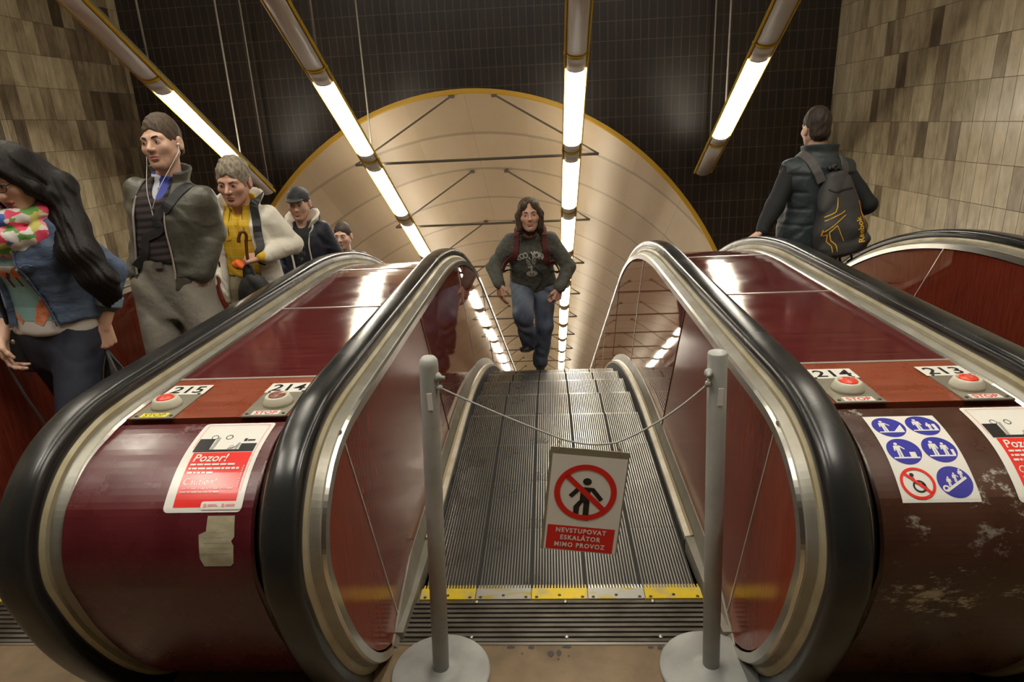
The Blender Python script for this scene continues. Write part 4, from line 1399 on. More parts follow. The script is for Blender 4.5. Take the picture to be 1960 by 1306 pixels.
def nets(f, lo, hi, h, thr=1.6):
    """closed surface of f = 0 as quads (surface nets), evaluated only near the surface"""
    lo = np.asarray(lo, float); hi = np.asarray(hi, float)
    nc = np.maximum(2, np.ceil((hi-lo)/(4*h)).astype(int))
    n = nc*4
    cx = [lo[i]+h*(4*np.arange(nc[i])+1.5) for i in range(3)]
    G = np.stack(np.meshgrid(*cx, indexing='ij'), -1).reshape(-1, 3)
    dc = f(G).reshape(nc)
    D = np.repeat(np.repeat(np.repeat(dc, 4, 0), 4, 1), 4, 2)
    mk = np.abs(dc) < 4*h*thr
    mask = np.repeat(np.repeat(np.repeat(mk, 4, 0), 4, 1), 4, 2)
    idx = np.argwhere(mask)
    if len(idx) == 0: return np.zeros((0, 3)), np.zeros((0, 4), int)
    D[mask] = f(lo+idx*h)
    D[0, :, :] = D[-1, :, :] = 1; D[:, 0, :] = D[:, -1, :] = 1; D[:, :, 0] = D[:, :, -1] = 1
    S = D < 0
    cnt = np.zeros(n-1, int)
    for i in (0, 1):
        for j in (0, 1):
            for k in (0, 1):
                cnt += S[i:n[0]-1+i, j:n[1]-1+j, k:n[2]-1+k]
    act = (cnt > 0) & (cnt < 8)
    ci = np.argwhere(act)
    vid = -np.ones(n-1, int); vid[act] = np.arange(len(ci))
    acc = np.zeros((len(ci), 3)); num = np.zeros(len(ci))
    cor = [(i, j, k) for i in (0, 1) for j in (0, 1) for k in (0, 1)]
    for a in cor:
        for ax in range(3):
            if a[ax]: continue
            b = list(a); b[ax] = 1
            da = D[ci[:, 0]+a[0], ci[:, 1]+a[1], ci[:, 2]+a[2]]
            db = D[ci[:, 0]+b[0], ci[:, 1]+b[1], ci[:, 2]+b[2]]
            x = (da < 0) != (db < 0)
            t = np.where(x, da/np.where(x, da-db, 1), 0)
            p = np.array(a)+t[:, None]*(np.array(b)-np.array(a))
            acc[x] += p[x]; num[x] += 1
    verts = lo+h*(ci+acc/num[:, None])
    faces = []
    for ax in range(3):
        o1, o2 = [(1, 2), (2, 0), (0, 1)][ax]
        sl = [slice(None)]*3; sl2 = [slice(None)]*3
        sl[ax] = slice(0, -1); sl2[ax] = slice(1, None)
        e = np.argwhere(S[tuple(sl)] != S[tuple(sl2)])
        e = e[(e[:, o1] > 0) & (e[:, o2] > 0)]
        e = e[(e[:, o1] < n[o1]-1) & (e[:, o2] < n[o2]-1)]
        def cell(d1, d2):
            c = e.copy(); c[:, o1] -= d1; c[:, o2] -= d2
            return vid[c[:, 0], c[:, 1], c[:, 2]]
        q = np.stack([cell(1, 1), cell(0, 1), cell(0, 0), cell(1, 0)], 1)
        flip = ~S[e[:, 0], e[:, 1], e[:, 2]]
        q[flip] = q[flip][:, ::-1]
        faces.append(q)
    F = np.concatenate(faces)
    F = F[(F >= 0).all(1)]
    return verts, F

class Xf:
    """place of a figure: turned about z, then moved"""
    def __init__(s, loc, yaw=0.0):
        s.loc = np.array(loc, float)
        c, n = math.cos(yaw), math.sin(yaw)
        s.M = np.array([[c, -n, 0], [n, c, 0], [0, 0, 1]])
    def __call__(s, v): return np.asarray(v)@s.M.T + s.loc

def make_mesh(name, pieces, mats, parent, xf, matfn=None):
    """pieces: list of (verts, quads) in figure space, joined into one mesh object"""
    vs, fs, o = [], [], 0
    for v, f in pieces:
        vs.append(v); fs.append(f+o); o += len(v)
    v = np.concatenate(vs); f = np.concatenate(fs)
    W = xf(v) - np.array(world_of(parent))
    me = bpy.data.meshes.new(name)
    me.vertices.add(len(W)); me.vertices.foreach_set('co', W.astype(np.float32).ravel())
    me.loops.add(len(f)*4); me.loops.foreach_set('vertex_index', f.astype(np.int32).ravel())
    me.polygons.add(len(f))
    me.polygons.foreach_set('loop_start', np.arange(0, len(f)*4, 4, dtype=np.int32))
    me.polygons.foreach_set('use_smooth', np.ones(len(f), bool))
    for m in ([mats] if isinstance(mats, str) else mats): me.materials.append(MAT[m])
    if matfn is not None:
        me.polygons.foreach_set('material_index', matfn(v[f].mean(1)).astype(np.int32))
    me.update(calc_edges=True); me.validate()
    o = bpy.data.objects.new(name, me); COL.objects.link(o); o.parent = parent
    return o

def put(name, mb, mats, parent, xf):
    """a mesh built with MB in figure space"""
    q = MB(); q.v = [tuple(p) for p in xf(np.array([tuple(p) for p in mb.v]))]; q.f = mb.f; q.m = mb.m; q.sm = mb.sm
    return q.build(name, mats, parent)

def grad(f, P, e=0.002):
    g = np.stack([f(P+V(*(e if i == k else 0 for i in range(3))))-f(P-V(*(e if i == k else 0 for i in range(3)))) for k in range(3)], 1)
    return g/np.maximum(np.linalg.norm(g, axis=1, keepdims=True), 1e-9)
def snap(f, P, off=0.0, it=8):
    P = np.array(P, float)
    for _ in range(it):
        d = f(P)-off
        P = P-grad(f, P)*d[:, None]*0.9
    return P
def ribbon(mb, f, path, width, thick, off=0.002, mi=0, per=6, snap_it=8):
    """strap lying on the surface f along a path"""
    pts = np.array([tuple(p) for p in spline(path, per)])
    P = snap(f, pts, off, snap_it) if snap_it else pts
    N_ = grad(f, P, .006)
    for _ in range(4):      # even out the fall of the strap
        Q = P.copy(); Q[1:-1] = (P[:-2]+P[1:-1]*2+P[2:])/4; P = Q
        M_ = N_.copy(); M_[1:-1] = N_[:-2]+N_[1:-1]+N_[2:]; M_[0] = N_[0]*2+N_[1]; M_[-1] = N_[-1]*2+N_[-2]
        N_ = M_/np.linalg.norm(M_, axis=1, keepdims=True)
    P = P+N_*np.maximum(off-f(P), 0)[:, None]
    rings = []
    for i in range(len(P)):
        t = P[min(i+1, len(P)-1)]-P[max(i-1, 0)]; t /= np.linalg.norm(t)
        s_ = np.cross(t, N_[i]); s_ /= np.linalg.norm(s_)
        w_ = width/2
        rings.append([Vector(P[i]+s_*w_), Vector(P[i]+s_*w_*0.9+N_[i]*thick), Vector(P[i]-s_*w_*0.9+N_[i]*thick), Vector(P[i]-s_*w_), Vector(P[i]-N_[i]*0.004)])
    mb.rings(rings, mi, smooth=False)
    return mb
def decal(name, layers, f, org, ux, uy, dirn, parent, xf, lift=0.0012, step=0.0004, reach=0.4, cut=0.03):
    """flat artwork pressed on the surface f, thrown along dirn from a plane before it"""
    org, ux, uy, dirn = [np.array(a, float) for a in (org, ux, uy, dirn)]
    me = bpy.data.meshes.new(name)
    bm = bmesh.new(); mats = []; coords = []
    for li, (mname, shapes) in enumerate(layers):
        if mname not in mats: mats.append(mname)
        b2 = bmesh.new()
        for vs, fs in shapes:
            bv = [b2.verts.new((x, y, 0)) for x, y in vs]
            for fc in fs:
                try: b2.faces.new([bv[i] for i in fc])
                except ValueError: pass
        for axis in (0, 1):
            if not b2.verts: continue
            cs = [v.co[axis] for v in b2.verts]
            y = math.floor(min(cs)/cut)*cut+cut
            while y < max(cs):
                co = [0, 0, 0]; co[axis] = y; no = [0, 0, 0]; no[axis] = 1
                bmesh.ops.bisect_plane(b2, geom=b2.verts[:]+b2.edges[:]+b2.faces[:], plane_co=co, plane_no=no)
                y += cut
        vm = {}
        for v in b2.verts:
            vm[v] = bm.verts.new(v.co); coords.append((v.co.x, v.co.y, lift+step*li))
        for fc in b2.faces:
            nf = bm.faces.new([vm[v] for v in fc.verts]); nf.material_index = mats.index(mname)
        b2.free()
    C_ = np.array(coords)
    P = org+C_[:, :1]*ux+C_[:, 1:2]*uy
    t = np.zeros(len(P))
    for _ in range(40):
        d = f(P+t[:, None]*dirn)-C_[:, 2]
        t = np.minimum(t+d*0.8, reach)
    W = xf(P+t[:, None]*dirn)-np.array(world_of(parent))
    bm.verts.ensure_lookup_table()
    for v, p in zip(bm.verts, W): v.co = p
    bm.to_mesh(me); bm.free()
    for m in mats: me.materials.append(MAT[m])
    o = bpy.data.objects.new(name, me); COL.objects.link(o); o.parent = parent
    return o

# ---- head, in its own frame: origin between the ears, face towards -y
def head_sdf(P, fem=False, wide=1.0, nose=1.0, jaw=1.0):
    Q = np.abs(P[:, 0])
    M = np.stack([Q, P[:, 1], P[:, 2]], 1)          # mirrored
    d = ell(P, (0, .012, .030), (.074*wide, .094, .086))
    d = smin(d, ell(P, (0, -.030, -.030), (.060*wide, .062, .082)), .03)
    d = smin(d, rcone(M, (.050*wide*jaw, .002, -.050), (.018, -.060, -.098), .020, .017), .035)
    d = smin(d, ell(P, (0, -.066, -.100), (.022*jaw, .020, .018)), .02)
    d = smin(d, ell(M, (.042*wide, -.056, -.022), (.024, .024, .022)), .025)
    d = smin(d, rcone(M, (.012, -.082, .024), (.044, -.072, .024), .010, .009), .018)
    d = smax(d, -ell(M, (.032, -.103, .004), (.020, .020, .0125)), .012)
    d = smin(d, ell(M, (.031, -.078, .003), (.0155, .0125, .0115)), .004)
    d = smin(d, rcone(P, (0, -.086, .014), (0, -.108*nose, -.026), .0065, .0115), .012)
    d = smin(d, ell(M, (.0115, -.097, -.030), (.0085, .010, .0075)), .006)
    d = smax(d, -ell(P, (0, -.104, -.0465), (.006, .006, .008)), .006)
    d = smin(d, ell(P, (0, -.087, -.0585), (.023, .0095, .0055)), .006)
    d = smin(d, ell(P, (0, -.086, -.0695), (.020, .0100, .0065)), .006)
    d = smax(d, -ell(P, (0, -.100, -.0640), (.024, .010, .0012)), .002)
    d = smax(d, -ell(P, (0, -.088, -.0815), (.018, .006, .005)), .006)
    ear = ell(M, (.080*wide, .016, -.008), (.0105, .020, .032))
    ear = smax(ear, -ell(M, (.0905*wide, .011, -.004), (.007, .011, .019)), .005)
    d = smin(d, ear, .008)
    return d

def head_mats(C_, skin=0, lip=1, beard=None):
    m = np.zeros(len(C_), int)
    if beard is not None:
        bz = (C_[:, 2] < -.048) & (C_[:, 1] < -.02) & (C_[:, 2] > -.125)
        m[bz] = beard
    lp = (np.abs(C_[:, 0])/.0235)**2 + ((C_[:, 2]+.064)/.0105)**2 < 1
    m[lp & (C_[:, 1] < -.07)] = lip
    return m

def rotm(yaw=0, pitch=0, roll=0):
    """figure-space rotation: yaw turns the face towards +x, pitch lifts the chin, roll tips the crown towards +x"""
    cy, sy = math.cos(yaw), math.sin(yaw)
    Rz = np.array([[cy, -sy, 0], [sy, cy, 0], [0, 0, 1]])
    cp, sp = math.cos(-pitch), math.sin(-pitch)
    Rx = np.array([[1, 0, 0], [0, cp, -sp], [0, sp, cp]])
    cr, sr = math.cos(roll), math.sin(roll)
    Ry = np.array([[cr, 0, sr], [0, 1, 0], [-sr, 0, cr]])
    return Rz@Rx@Ry

# ---- hands: wrist, finger direction, palm normal, thumb side
def hand_prims(w, f, p, curl=(0.5, 0.7, 0.5), s=1.0, spread=0.06, thumb_curl=0.4, side=1):
    w, f, p = [np.array(a, float) for a in (w, f, p)]
    f /= np.linalg.norm(f); p -= f*(p@f); p /= np.linalg.norm(p)
    t = np.cross(f, p)*side
    out = []
    L = {0: (.040, .024, .020), 1: (.045, .028, .021), 2: (.042, .026, .021), 3: (.033, .019, .018)}
    for i in range(4):
        off = (.030, .010, -.011, -.030)[i]*s
        k = w+f*(.088, .092, .087, .078)[i]*s+t*off
        out.append((w+f*.012*s+t*off*0.55, k, .0155*s, .0125*s))
        d = f+t*(off*spread/0.03); d /= np.linalg.norm(d)
        a = 0.0; q = k; r = (.0092, .0095, .0090, .0080)[i]*s
        for j in range(3):
            a += curl[j]*(1+0.08*(i-1.5))
            dd = d*math.cos(a)+p*math.sin(a)
            q2 = q+dd*L[i][j]*s
            out.append((q, q2, r, r*0.9)); r *= 0.9; q = q2
    b = w+f*.022*s+t*.026*s+p*.004*s
    d1 = f*0.72+t*0.62+p*0.35; d1 /= np.linalg.norm(d1)
    q = b+d1*.042*s
    out.append((b, q, .0155*s, .0115*s))
    d2 = f*(0.9)+t*(0.35-thumb_curl)+p*(0.3+thumb_curl); d2 /= np.linalg.norm(d2)
    q2 = q+d2*.030*s
    out.append((q, q2, .0108*s, .0098*s))
    d3 = f*0.85+t*(0.1-thumb_curl)+p*(0.4+thumb_curl); d3 /= np.linalg.norm(d3)
    out.append((q2, q2+d3*.022*s, .0096*s, .0075*s))
    return out
def prims_sdf(prims, P, k=.007):
    d = None
    for a, b, ra, rb in prims:
        e = rcone(P, a, b, ra, rb)
        d = e if d is None else smin(d, e, k)
    return d

TORSO_M = [(-.12, .150, .100, .0), (-.04, .168, .112, .004), (.05, .162, .108, .0), (.14, .152, .104, -.002), (.24, .158, .110, -.002), (.34, .166, .116, .002), (.41, .160, .108, .008), (.455, .125, .085, .013), (.495, .080, .064, .015), (.535, .056, .056, .010)]
TORSO_F = [(-.12, .150, .105, .004), (-.04, .172, .112, .004), (.05, .152, .104, .0), (.14, .128, .092, .0), (.22, .130, .095, -.002), (.31, .146, .115, -.010), (.38, .150, .106, .002), (.45, .128, .080, .012), (.50, .075, .058, .014), (.54, .050, .052, .008)]

class Fig:
    def __init__(s, loc, yaw, H, lean=0.0, side=0.0, twist=0.0, fem=False, pel=(0, 0, .93), head=(0, 0, 0), head_off=(0, -.015, 0), hs=1.0,
                 elbows=None, wrists=None, knees=None, ankles=None, sh_drop=0.0):
        s.k = k = H/1.75
        s.xf = Xf(loc, yaw)
        s.loc = loc
        s.tab = np.array(TORSO_F if fem else TORSO_M)*k
        s.fem = fem
        s.pel = np.array(pel)*k
        # torso frame: r right (+x), b back (+y), u up
        u = np.array([math.sin(side), -math.sin(lean), math.cos(lean)*math.cos(side)]); u /= np.linalg.norm(u)
        r = np.array([math.cos(twist), math.sin(twist), 0]); r -= u*(r@u); r /= np.linalg.norm(r)
        b = np.cross(u, r)
        s.B = np.stack([r, b, u], 1)
        s.r, s.b, s.u = r, b, u
        sx = .142 if fem else .160
        s.sh = {1: s.T(sx*k, .012*k, (.405 if fem else .440)*k-sh_drop), -1: s.T(-sx*k, .012*k, (.405 if fem else .440)*k-sh_drop)}
        s.hip = {1: s.pel+np.array([.088, 0, -.01])*k, -1: s.pel+np.array([-.088, 0, -.01])*k}
        s.nb = s.T(0, .012*k, (.48 if fem else .51)*k)
        s.hs = hs*(0.95 if fem else 1.0)
        s.RH = rotm(*head)
        s.hc = s.nb + s.u*.158*s.hs*min(k, 1.05) + np.array(head_off)
        s.el = elbows; s.wr = wrists; s.kn = knees; s.an = ankles
    def T(s, x, y, z): return s.pel + s.r*x + s.b*y + s.u*z
    def tq(s, P): return (P-s.pel)@s.B
    def Hd(s, x, y, z): return s.hc + s.RH@(np.array([x, y, z])*s.hs)
    def hq(s, P): return (P-s.hc)@s.RH/s.hs
    def torso(s, P, inf=0.0, z0=-1.0, z1=9.0, flare=0.0, k=.02):
        q = s.tq(P); t = s.tab
        a = np.interp(q[:, 2], t[:, 0], t[:, 1])+inf; b = np.interp(q[:, 2], t[:, 0], t[:, 2])+inf
        oy = np.interp(q[:, 2], t[:, 0], t[:, 3])
        if flare:
            fl = np.clip((.15*s.k-q[:, 2])/.3, 0, 1)*flare
            a = a+fl; b = b+fl
        x, y = q[:, 0], q[:, 1]-oy
        rr = np.sqrt((x/a)**2+(y/b)**2)
        d = (rr-1)*np.minimum(a, b)*np.clip(0.75+0.25*rr, .7, 1.2)
        d = smax(d, q[:, 2]-min(z1, t[-1, 0]+inf), k)
        return smax(d, max(z0, t[0, 0]-.02)-q[:, 2] if z0 < -.9 else z0-q[:, 2], k)
    def arm(s, P, sd, r0, r1, r2, end=1.0, w=None):
        a, e, h = s.sh[sd], np.array(s.el[sd]), np.array(s.wr[sd])
        h2 = e+(h-e)*end
        d = rcone(P, a, e, r0, r1)
        return smin(d, rcone(P, e, h2, r1, r2), .02)
    def leg(s, P, sd, r0, r1, r2, end=1.0):
        a, e, h = s.hip[sd], np.array(s.kn[sd]), np.array(s.an[sd])
        h2 = e+(h-e)*end
        d = rcone(P, a, e, r0, r1)
        return smin(d, rcone(P, e, h2, r1, r2), .03)
    def neck(s, P, r=.052):
        return rcone(P, s.nb-s.u*.03, s.Hd(0, .018, -.045), r*1.12, r*.98)
    def bounds(s, pts, pad):
        A = np.array(pts); return A.min(0)-pad, A.max(0)+pad

    # ---- build pieces
    def build_body(s, parent, skin='skin', lip='lips', beard=None, head_kw={}, hands={}, hand_s=1.0, legs=True, stub=None):
        k = s.k
        mats = [skin, lip] + ([beard] if beard else [])
        pcs = []
        f = lambda P: smin(head_sdf(s.hq(P), s.fem, **head_kw)*s.hs, s.neck(P, .044 if s.fem else .053), .02)
        lo, hi = s.bounds([s.hc], .17*s.hs); lo[2] = min(lo[2], s.nb[2]-.08)
        hv, hf = nets(f, lo, hi, .0034)
        pcs.append((hv, hf))
        def core(P):
            d = s.torso(P, -.012)
            for sd in (1, -1):
                d = smin(d, s.arm(P, sd, .044*k, .036*k, .027*k, .9), .03)
                d = smin(d, s.leg(P, sd, .078*k, .050*k, .034*k, 1.0), .04)
            return d
        lo, hi = s.bounds([s.pel, s.nb]+[s.sh[q] for q in (1, -1)]+[s.el[q] for q in (1, -1)]+[s.wr[q] for q in (1, -1)]+[s.kn[q] for q in (1, -1)]+[s.an[q] for q in (1, -1)], .16)
        pcs.append(nets(core, lo, hi, .012))
        for sd, hk in hands.items():
            pr_ = hand_prims(s.wr[sd], s=hand_s, side=hk.pop('side', -sd), **hk)
            e, w_ = np.array(s.el[sd]), np.array(s.wr[sd])
            pr_.append((e+(w_-e)*0.45, w_+(w_-e)*0.04, .036*k, .0245*hand_s))
            g = lambda P: prims_sdf(pr_, P)
            A = np.array([q[0] for q in pr_]+[q[1] for q in pr_])
            pcs.append(nets(g, A.min(0)-.045, A.max(0)+.045, .0032))
        nh = len(hf)
        def mf(C_):
            m = np.zeros(len(C_), int)
            m[:nh] = head_mats(s.hq(C_[:nh]), beard=2 if beard else None)
            return m
        s.body = make_mesh('body', pcs, mats, parent, s.xf, mf)
        # eyes, brows
        for sx in (1, -1):
            m = MB(); c = s.Hd(sx*.0315, -.0835, .0035)
            fw_ = -s.RH[:, 1]
            m.lathe([(0, -.006), (.0095*s.hs, -.004), (.011*s.hs, .0), (.0095*s.hs, .0042*s.hs), (.006*s.hs, .0068*s.hs), (0.0, .0078*s.hs)], c, 16, axis=fw_)
            for i in range(len(m.v)):       # almond: squash in height
                q = np.array(m.v[i])-c; up = s.RH[:, 2]; q = q-up*(q@up)*0.45; m.v[i] = tuple(c+q)
            eb = put('eye', m, 'eye_white', s.body, s.xf)
            m = MB(); m.lathe([(.0052*s.hs, 0), (.0048*s.hs, .0012), (0, .0016)], c+fw_*.0062*s.hs, 14, axis=fw_)
            put('iris', m, 'eye_dark', s.body, s.xf)
            m = MB()
            m.tube([s.Hd(sx*x, y, z) for x, y, z in ((.019, -.089, .0065), (.025, -.0935, .0100), (.033, -.0935, .0110), (.041, -.0885, .0085), (.045, -.083, .005))], [.0006, .0014, .0016, .0014, .0006], 6)
            put('eyelashes', m, 'eye_dark', s.body, s.xf)
    def brows(s, parent, m_='hair_dark', r=.0032, dz=0.0):
        for sx in (1, -1):
            m = MB()
            m.tube([s.Hd(sx*x, y, z+dz) for x, y, z in ((.014, -.0925, .0215), (.024, -.0925, .0265), (.036, -.0860, .0285), (.047, -.0740, .0235))], [r*.8, r, r*.9, r*.3], 6)
            put('eyebrow', m, m_, parent, s.xf)
    def garment(s, name, f, mats, parent, pts, pad=.14, h=.0075, matfn=None):
        lo, hi = s.bounds(pts, pad)
        v, q = nets(f, lo, hi, h)
        return make_mesh(name, [(v, q)], mats, parent, s.xf, matfn)
    def trousers(s, parent, mt, r=(.098, .072, .056), belt=None, seed=1, end=1.0, amp=.005, waist=.09, name='trousers'):
        k = s.k
        def f(P):
            d = s.torso(P, .010, -.14*k, waist*k)
            for sd in (1, -1):
                d = smin(d, s.leg(P, sd, r[0]*k, r[1]*k, r[2]*k, end), .035)
            return d + wrinkle(P, amp, 30, seed)
        s.garment(name, f, mt, parent, [s.pel, s.kn[1], s.kn[-1], s.an[1], s.an[-1], s.T(0, 0, .1)], .19, .009)
        if belt:
            q = lambda P: s.torso(P, .013, (waist-.042)*k, (waist-.006)*k, k=.004)
            s.garment('belt', q, belt, parent, [s.T(-.15, 0, waist*k-.03), s.T(.15, 0, waist*k-.02)], .11, .007)
        return f
    def shoe(s, parent, sd, yaw=0.0, pitch=0.0, mt='shoe_black', sole='shoe_black'):
        a = np.array(s.an[sd])
        Rm = rotm(yaw, pitch, 0)
        def f(P):
            q = (P-a)@Rm
            d = rcone(q, (0, .035, -.035), (0, -.15, -.048), .044, .032)
            d = smin(d, rcone(q, (0, .02, .01), (0, .0, -.03), .040, .046), .02)
            d = smin(d, ell(q, (0, -.14, -.052), (.045, .075, .030)), .02)
            return smax(d, -.075-q[:, 2], .004)
        v, qd = nets(f, a-.27, a+.27, .007)
        o = make_mesh('shoe', [(v, qd)], [mt, sole], parent, s.xf, lambda C_: (((C_-a)@Rm)[:, 2] < -.060).astype(int))
        return o
def collar(fig, P, r0, r1, h, t, z0=-.015, op=.05, op2=None, sc=1.12, cx=0.0, tilt=.25):
    """stand-up collar round the neck base, open in front"""
    c = fig.nb+fig.u*z0
    q = (P-c)@fig.B
    zt = q[:, 2]-q[:, 1]*tilt
    rad = np.hypot(q[:, 0], q[:, 1]*sc)
    tt = np.clip(zt/h, 0, 1)
    d = np.abs(rad-(r0+(r1-r0)*tt))-t
    d = smax(d, np.maximum(zt-h, -zt-.02), .006)
    if op:
        w_ = op+((op if op2 is None else op2)-op)*tt
        cut = np.maximum(np.abs(q[:, 0]-cx)-w_, q[:, 1])
        d = smax(d, -cut, .004)
    return d
def opening(fig, P, table):
    """front opening of a jacket: table rows (height, left edge x, right edge x) in the torso frame"""
    q = fig.tq(P)
    t = np.array(table)
    xl = np.interp(q[:, 2], t[:, 0], t[:, 1]); xr = np.interp(q[:, 2], t[:, 0], t[:, 2])
    return np.maximum(np.maximum(xl-q[:, 0], q[:, 0]-xr), q[:, 1]-.01)
def edge_path(fig, f, table, col, off=.002, z=None):
    P = [fig.T(row[col], -.2, row[0]) for row in table]
    return P
def short_hair(fig, P, top=.014, line=.052, nape=-.075, side=.004, vol=.0, fringe=.0):
    q = fig.hq(P)
    d = ell(q, (0, .014, .034), (.078+vol, .098+vol*.7, .088+top))
    d = smin(d, ell(q, (0, .045, -.03), (.066, .062, .055)), .02)
    face = ell(q, (0, -.118, line-.085), (.074, .088, .085))
    d = smax(d, -face, .010)
    d = smax(d, nape-q[:, 2]-np.clip(-q[:, 1]*0.9, 0, .09)*1.0, .008)
    earcut = np.maximum(np.abs(q[:, 1]-.012)-.030, q[:, 2]-side)
    d = smax(d, -earcut, .006)
    d = d + .0022*np.sin(q[:, 0]*160+q[:, 2]*70)*np.sin(q[:, 1]*130+q[:, 2]*50)
    return d*fig.hs
def person(label, fig):
    return thing('person', label, 'person', tuple(float(x) for x in fig.loc))
def strip(fig, f, path, w_, th, name, mt, parent, off=.001, per=6):
    m = MB(); ribbon(m, f, path, w_, th, off, per=per)
    return put(name, m, mt, parent, fig.xf)

# ---------------------------------------------------------------- man in the olive jacket
def man_olive():
    F = Fig((-1.945, 3.2, -0.006), 0.0, 1.83, lean=-.02, side=.155, pel=(0, 0, .945), head=(-.06, .03, -.07), head_off=(-.012, -.028, .0), hs=1.02,
            elbows={1: (.240, .06, 1.235), -1: (-.150, .07, 1.235)}, wrists={1: (.195, -.06, 1.035), -1: (-.150, -.05, 1.03)},
            knees={1: (.25, -.12, .56), -1: (-.045, -.13, .53)}, ankles={1: (.27, .03, .085), -1: (-.015, .03, .085)}, sh_drop=.0)
    t = person('tall young man with earphones in an olive jacket over a striped sweater, hands in pockets', F)
    F.build_body(t, 'skin', 'lips', 'stubble', dict(jaw=1.02), {1: dict(f=(-.35, .05, -1), p=(-.7, .6, 0), curl=(.3, .3, .2)), -1: dict(f=(.25, .05, -1), p=(.7, .6, 0), curl=(.3, .3, .2))}, hand_s=1.0)
    F.brows(F.body, 'hair_dark', .0042)
    F.garment('hair', lambda P: short_hair(F, P, .020, .068, -.06), 'hair_brown', t, [F.hc], .15, .0042)
    F.trousers(t, 'trousers_taupe', (.108, .078, .062), 'belt_black', 3, amp=.006, waist=.142)
    k = F.k
    for sd in (1, -1): F.shoe(t, sd, 0, 0, 'shoe_brown', 'shoe_black')
    sw = lambda P: smax(F.torso(P, .016, .128*k, .52*k)+wrinkle(P, .003, 26, 2), -ell((P-F.nb)@F.B, (-.004, -.085, -.02), (.040, .07, .085)), .004)
    F.garment('sweater', sw, 'sweater_stripe', t, [F.T(-.2, 0, .1), F.T(.2, 0, .52)], .18, .0065)
    sh = lambda P: smin(F.torso(P, .004, .05, .53*k), collar(F, P, .066, .078, .045, .006, -.02, .012, .045), .008)
    F.garment('shirt', sh, ['shirt_blue', 'shirt_pale'], t, [F.nb, F.T(0, 0, .12)], .2, .006, lambda C_: ((F.tq(C_)[:, 0] < -.012) & (F.tq(C_)[:, 1] < -.02)).astype(int))
    tab = [(-.03, -.115, .075), (.10, -.125, .085), (.28, -.115, .055), (.42, -.120, .045), (.50, -.105, .050), (.60, -.10, .055)]
    def jk(P):
        d = F.torso(P, .024, .06*k, .50*k, .010)
        for sd in (1, -1):
            d = smin(d, F.arm(P, sd, .060, .053, .045, .93), .05)
        d = d + wrinkle(P, .0036, 55, 5)
        d = smin(d, collar(F, P, .078, .098, .085, .008, -.03, .06, .075, cx=-.02), .02)
        return smax(d, -opening(F, P, tab), .006)
    F.garment('jacket', jk, 'olive_jacket', t, [F.T(-.2, 0, .02), F.T(.2, 0, .5), F.el[1], F.el[-1], F.wr[1], F.wr[-1], F.nb], .13, .0068)
    # knitted hem band
    hem = lambda P: smax(F.torso(P, .025, .0, .075*k, .004, .008)+wrinkle(P, .002, 80, 1), -opening(F, P, tab), .005)
    F.garment('jacket_hem', hem, 'olive_jacket', t, [F.T(-.2, 0, 0), F.T(.2, 0, 0)], .18, .0065)
    for col in (1, 2):
        path = [F.T(r_[col]+(-.002 if col == 1 else .002), -.20, r_[0]) for r_ in tab[:-1]]
        strip(F, jk, path, .009, .004, 'zip', 'zip_tape', t)
    fs = lambda P: np.minimum(jk(P), sw(P))
    strip(F, fs, [F.T(.125, .02, .53), F.T(.10, -.08, .50), F.T(.055, -.2, .43), F.T(.0, -.2, .33), F.T(-.06, -.2, .20), F.T(-.12, -.15, .10)], .046, .005, 'shoulder_strap', 'pack_black', t, per=8)
    m = MB(); c = F.T(0, -.15, .118*k)
    m.box(tuple(snap(lambda P: F.torso(P, .013), [c], .004)[0]), (.045, .008, .03)); put('belt_buckle', m, 'buckle', t, F.xf)
    # earphones
    m = MB()
    ear = lambda s_: F.Hd(s_*.080, -.004, -.014)
    ch = snap(sw, [F.T(-.015, -.2, .43)], .006)[0]
    for s_ in (1, -1):
        mid = F.Hd(s_*.070, -.050, -.085); low = (mid*.45+ch*.55)+V(0, -.022, 0)
        m.tube(spline([ear(s_), F.Hd(s_*.083, -.018, -.045), mid, low, ch], 6), .0016, 6)
        m.lathe([(0, -.006), (.0065, -.004), (.007, .002), (.004, .008), (0, .009)], ear(s_), 12, axis=(s_, -.3, .2))
    m.tube(spline([ch, ch+V(.004, -.004, -.05), ch+V(.0, .0, -.12)], 5), .0016, 6)
    put('earphones', m, 'white_plastic', t, F.xf)
man_olive()

